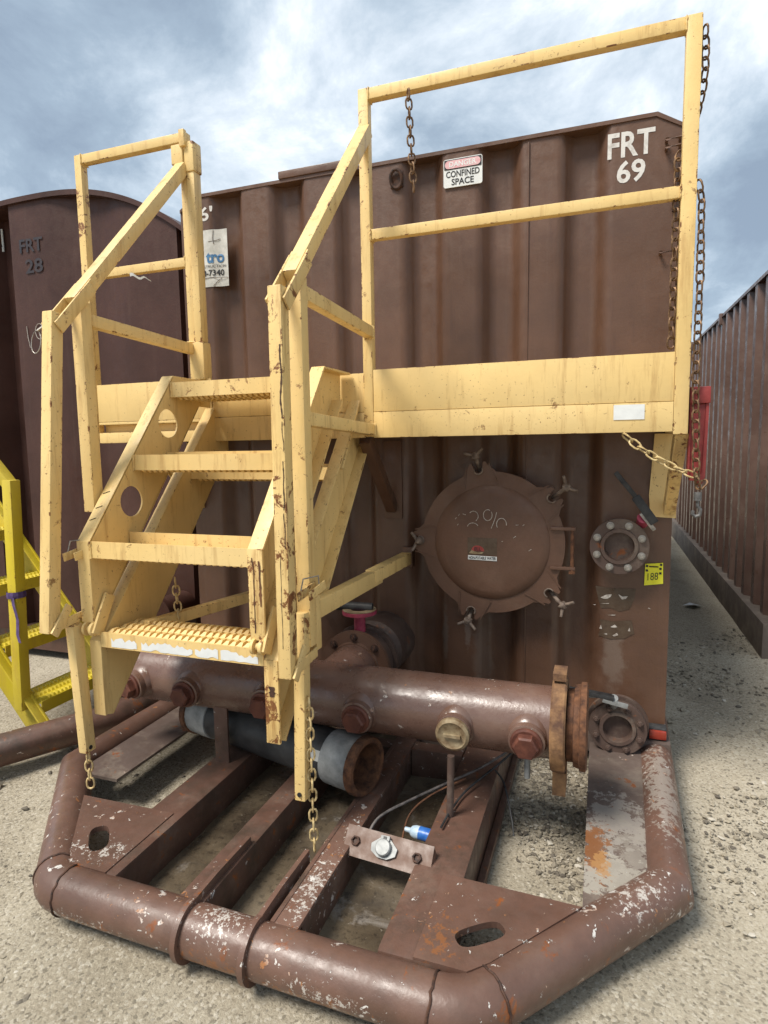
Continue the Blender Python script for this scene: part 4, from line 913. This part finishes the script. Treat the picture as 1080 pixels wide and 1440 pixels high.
# blue bottle
BT = thing('bottle', (0.36, -0.99, 0.18), 'small clear plastic bottle with blue label lying behind the socket plate', 'bottle')
bd = V((-1, .12, 0)).normalized(); b0 = V((0.420, -0.965, 0.190))
k = MB(); k.lathe(b0, bd, [(.012, 0), (.020, .004), (.022, .012), (.022, .075), (.018, .088), (.009, .096), (.008, .115)], 20); k.build('bottle_body', 'clear', BT, smooth=40)
k = MB(); k.lathe(b0 + bd * .02, bd, [(.0226, 0), (.0226, .04)], 20, False, False); k.build('bottle_label', 'bluecap', BT, smooth=40)
# cables
def cable(pts, r, mat, label, nm='cable'):
    pts = [V(p) for p in pts]; out = []
    for i in range(len(pts) - 1):
        p0, p1, p2, p3 = pts[max(0, i - 1)], pts[i], pts[i + 1], pts[min(len(pts) - 1, i + 2)]
        for t in np.linspace(0, 1, 7)[:-1]: out.append(.5 * ((2 * p1) + (p2 - p0) * t + (2 * p0 - 5 * p1 + 4 * p2 - p3) * t * t + (3 * p1 - p0 - 3 * p2 + p3) * t ** 3))
    k = MB(); k.tube(out + [pts[-1]], r * .7, 8); return tag(k.build(nm, mat, base=pts[0], smooth=45), label, 'cable')
cable([(0.20, -1.06, 0.20), (0.22, -0.98, 0.235), (0.30, -0.86, 0.245), (0.40, -0.72, 0.25), (0.50, -0.60, 0.262), (0.60, -0.50, 0.30), (0.70, -0.42, .36)], .007, 'wire', 'grey cable looping from the socket plate to the tank base')
cable([(0.31, -1.06, 0.12), (0.29, -0.95, .13), (0.30, -0.88, .20), (0.36, -0.80, .24), (0.46, -0.66, .246)], .005, 'rust', 'thin rusty cable behind the socket plate beside the drain tube')
cable([(0.44, -0.97, .235), (0.45, -0.86, .236), (0.48, -0.72, .24), (0.56, -0.56, .26), (0.66, -0.46, .33), (.72, -.40, .38)], .006, 'rubber', 'black cable running over the right skid beam')
cable([(0.56, -0.58, .255), (0.60, -0.62, .23), (0.64, -0.70, .15), (.655, -.74, .10)], .005, 'rubber', 'cut black cable end dangling off the right skid beam')
# lanyard ring and torn tape
k = MB(); k.tube([(-0.955 + .022 * math.cos(a), -1.20 + .006 * math.sin(a), 1.915 + .040 * math.sin(a)) for a in np.linspace(0, 2 * PI, 24)[:-1]], .0016, 6, closed=True); k.tube([(-0.945, -1.20, 1.953), (-0.93, -1.18, 1.975), (-.915, -1.17, 1.985)], .0045, 6)
tag(k.build('lanyard_ring', 'steel', base=(-0.95, -1.20, 1.88)), 'thin wire lanyard loop at the lower end of the left handrail', 'wire loop')
k = MB(); pts = [(-1.22 + .012 * i, YF - .006 - .004 * math.sin(i), 2.372 - .004 * i + .006 * math.sin(i * 1.1)) for i in range(11)]
for i in range(10): k.add([pts[i], pts[i + 1], (pts[i + 1][0], pts[i + 1][1] + .004, pts[i + 1][2] - .014 + .0012 * i), (pts[i][0], pts[i][1] + .004, pts[i][2] - .014 + .0012 * (i - 1))], [(0, 1, 2, 3)])
tag(k.build('tape_scrap', 'white', base=(-1.15, YF, 2.34)), 'torn white tape hanging from the left mid rail', 'tape')

# ================================================================== NEIGHBOUR TANK (left)
NB = thing('storage_tank', (-2.6, 0.3, 0), 'dark brown storage tank with arched roof marked FRT 28 at the left edge', 'tank')
NCX, NHW, NY = -2.62, 1.26, 0.30
def archz(x):
    t = min(1, abs(x - NCX) / (NHW + .12)); return 3.165 - 0.50 * t ** 2.6
k = MB(); xs = list(np.arange(NCX - NHW, NCX + NHW + 1e-6, 0.03)); zs = np.linspace(0, 1, 9)
def nbd(x):
    d = 0
    a = x - (-2.82)
    if a < 0: d = 0.16 * min(1, -a / 0.05)
    if x < -3.05: d = 0.16 - .16 * min(1, (-3.05 - x) / .05)
    if x > -1.47: d = 0.10 * min(1, (x + 1.47) / .02)
    d += 0.05 * max(0, math.cos((x + 2.15) * 4.4)) ** 2
    return d
for z in zs:
    for x in xs: k.v.append(V((x, NY + nbd(x), 0.25 + (archz(x) - .02 - .25) * z)))
W_ = len(xs)
for j in range(8):
    for i in range(W_ - 1): a = j * W_ + i; k.f.append((a, a + 1, a + W_ + 1, a + W_))
k.build('front_wall', 'neighbour', NB, smooth=45)
ap = [(x, archz(x)) for x in xs]
MB().prism([(x, z - .02) for x, z in ap] + [(x, z + .012) for x, z in reversed(ap)], lambda u, v, t: V((u, t, v)), NY - .02, 6.4).build('roof', 'neighbour', NB)
for x in (NCX - NHW + .01, NCX + NHW - .01): MB().box(x - .01, x + .01, NY + .11, 6.4, .25, archz(x) - .02).build('side_wall', 'neighbour', NB)
MB().box(NCX - NHW, NCX + NHW, NY + .05, 6.4, .10, .26).build('base_beam', 'beam', NB)
nf = lambda X, Z: (X, NY + nbd(X) - .006, Z)
text('lettering', 'FRT', -2.72, -2.52, 2.83, 2.915, 0, 'fadedblue', NB, 0.02, fr=nf); text('lettering', '28', -2.68, -2.53, 2.695, 2.785, 0, 'fadedblue', NB, 0.02, fr=nf)
k = MB(); k.tube([nf(-2.71, 2.36), nf(-2.705, 2.29), nf(-2.69, 2.22)], .0025, 5); k.build('chalk_stroke', 'chalk', NB)
k = MB(); k.tube([nf(-2.60 + .035 * math.cos(a), 2.32 + .05 * math.sin(a)) for a in np.linspace(.3, 5.9, 16)], .002, 5); k.build('chalk_stroke', 'chalk', NB)
S = MB().prism([(-3.26, 2.92), (-3.035, 2.92), (-3.035, 3.07), (-3.26, 3.07)], XZ(NY + .14), 0, .006).build('warning_sign', 'white', NB)
text('sign_text', 'DANGER', -3.25, -3.042, 2.95, 3.03, NY + .138, 'black', S, .02)
k = MB(); k.tube([(-1.40, .2, .155), (-1.42, -.50, .155), (-1.70, -.97, .155), (-2.4, -1.15, .155), (-3.4, -1.15, .155)], .075, 24); k.build('skid_bumper', 'beam', NB, smooth=40)
k = MB(); k.lathe((-1.55, NY - .02, .55), (0, -1, 0), [(.09, 0), (.09, .25), (.12, .25), (.12, .28)], 24); k.build('outlet_pipe', 'neighbour', NB, smooth=35)

# lemon yellow stair of the neighbour, descending towards this tank
LS = thing('stairs', (-1.9, -0.6, 0.1), 'bright lemon yellow steel stair with perforated treads at the left edge', 'stairs')
def lst(y, x_lo, z_lo, n=1.0):      # stringer bar in the XZ plane at depth y, rising to the left
    dxz = V((-0.64, 0, 0.77)); a = V((x_lo, y, z_lo)); b = a + dxz * 1.7
    k = MB(); k.bar(a, b, .012, .15, (0, 0, 1)); k.bar(a + V((.05, -.022, .04)), b + V((.05, -.022, .04)), .045, .010); return k.build('stringer', 'lemon', LS, bevel=.002)
lst(-0.715, -1.645, 0.145); lst(-0.20, -1.70, 0.20)
for i in range(4):
    x0 = -1.66 - .215 * i; z = 0.30 + .262 * i; k = MB()
    k.box(x0, x0 + .006, -.705, -.205, z - .06, z); k.box(x0 - .21, x0 - .0005, -.705, -.205, z - .012, z - .005); o_ = k.build('tread', 'lemon', LS)
    t = MB(); nn = 20
    for r in range(3):
        for j in range(nn):
            yc = -.695 + .48 * (j + .5) / nn; xc = x0 - .03 - .065 * r; a = .009
            t.add([(xc - .02, yc - a, z - .005), (xc + .02, yc - a, z - .005), (xc + .02, yc + a, z - .005), (xc - .02, yc + a, z - .005), (xc - .01, yc - a * .2, z + .006), (xc + .01, yc - a * .2, z + .006), (xc + .01, yc + a * .8, z + .006), (xc - .01, yc + a * .8, z + .006)], [(4, 5, 6, 7), (0, 1, 5, 4), (1, 2, 6, 5), (2, 3, 7, 6), (3, 0, 4, 7)])
    t.build('grip_teeth', 'lemon', o_, kind='stuff')
k = MB(); k.bar((-1.735, -0.745, 0.27), (-1.690, -0.745, 1.40), .055, .055, (0, 1, 0)); k.build('newel_post', 'lemon', LS, bevel=.005)
k = MB(); k.bar((-1.690, -0.745, 1.37), (-2.35, -0.745, 2.05), .05, .05); k.build('handrail', 'lemon', LS, bevel=.005)
MB().prism([(-1.47, .60), (-1.40, .585), (-1.385, .64), (-1.455, .665)], XZ(-.30), 0, .010, [circle(-1.428, .622, .012, 12)]).build('hinge_lug', 'lemon', LS)
# purple ribbon tied to the post
RBN = MB(); RBN.lathe((-1.715, -.745, .835), (0, 0, 1), [(.042, 0), (.043, .012), (.041, .03)], 12, False, False)
pts = [(-1.700 + .014 * i * (.4 + .2 * math.sin(i)), -.778 - .004 * math.sin(i * 1.3), .84 - .036 * i) for i in range(7)]
for i in range(6): RBN.add([(pts[i][0] - .012, pts[i][1], pts[i][2]), (pts[i][0] + .014, pts[i][1] - .006, pts[i][2]), (pts[i + 1][0] + .014, pts[i + 1][1] - .006, pts[i + 1][2]), (pts[i + 1][0] - .012, pts[i + 1][1], pts[i + 1][2])], [(0, 1, 2, 3)])
tag(RBN.build('ribbon', 'purple', base=(-1.715, -.745, .62)), 'dark purple ribbon tied round the lemon yellow stair post', 'ribbon')

# ================================================================== CONTAINER (right)
CT = thing('steel_container', (2.6, 4, 0), 'weathered brown corrugated steel container with dusty bottom rail at the right edge', 'container')
CXW = 2.03
k = MB(); cp = 0.30; y = 1.75; prof = []
while y < 12.5:
    dj = random.uniform(-.006, .006); prof += [(y, dj), (y + .085, dj), (y + .125, .088), (y + .245, .088)]; y += cp
prof.append((y, 0)); m = len(prof)
def ctop(y): return 2.70 + .016 * (y - 1.75)
for zf in range(2):
    for (yy, d) in prof: k.v.append(V((CXW + d, yy, 0.285 if zf == 0 else ctop(yy))))
k.f += [(i, i + 1, i + 1 + m, i + m) for i in range(m - 1)]
k.build('side_wall', 'container', CT)
MB().box(CXW + .03, CXW + 2.4, 1.76, 1.80, .285, 2.70).build('end_wall', 'container', CT)
MB().box(CXW - .045, CXW + .10, 1.80, 12.6, 0.022, 0.284).build('bottom_rail', 'rail', CT, bevel=.006)
k = MB(); k.add([(CXW - .010, 1.74, 2.70), (CXW + .10, 1.74, 2.70), (CXW + .10, 12.6, ctop(12.6)), (CXW - .010, 12.6, ctop(12.6)), (CXW - .010, 1.74, 2.725), (CXW + .10, 1.74, 2.725), (CXW + .10, 12.6, ctop(12.6) + .025), (CXW - .010, 12.6, ctop(12.6) + .025)], [(0, 3, 2, 1), (4, 5, 6, 7), (0, 1, 5, 4), (1, 2, 6, 5), (2, 3, 7, 6), (3, 0, 4, 7)]); k.build('top_rail', 'container', CT)
for y in (2.05, 4.15, 6.25): MB().box(CXW - .03, CXW + .05, y, y + .06, ctop(y) - .07, ctop(y) + .04).build('rail_bracket', 'container', CT, bevel=.004)
MB().box(CXW + .1, CXW + 2.4, 1.8, 12.6, .28, .30).build('floor', 'dark', CT)
MB().box(CXW + .1, CXW + 2.4, 1.78, 12.6, 2.69, 2.70).build('roof', 'container', CT)
# scrap of litter on the path
k = MB(); k.add([(1.64, 3.10, .055), (1.72, 3.02, .085), (1.80, 3.12, .057), (1.74, 3.2, .053), (1.70, 3.12, .08)], [(0, 1, 4), (1, 2, 4), (2, 3, 4), (3, 0, 4)])
tag(k.build('paper_scrap', 'white', base=(1.72, 3.1, .01)), 'crumpled white paper scrap on the gravel path beside the container', 'paper')
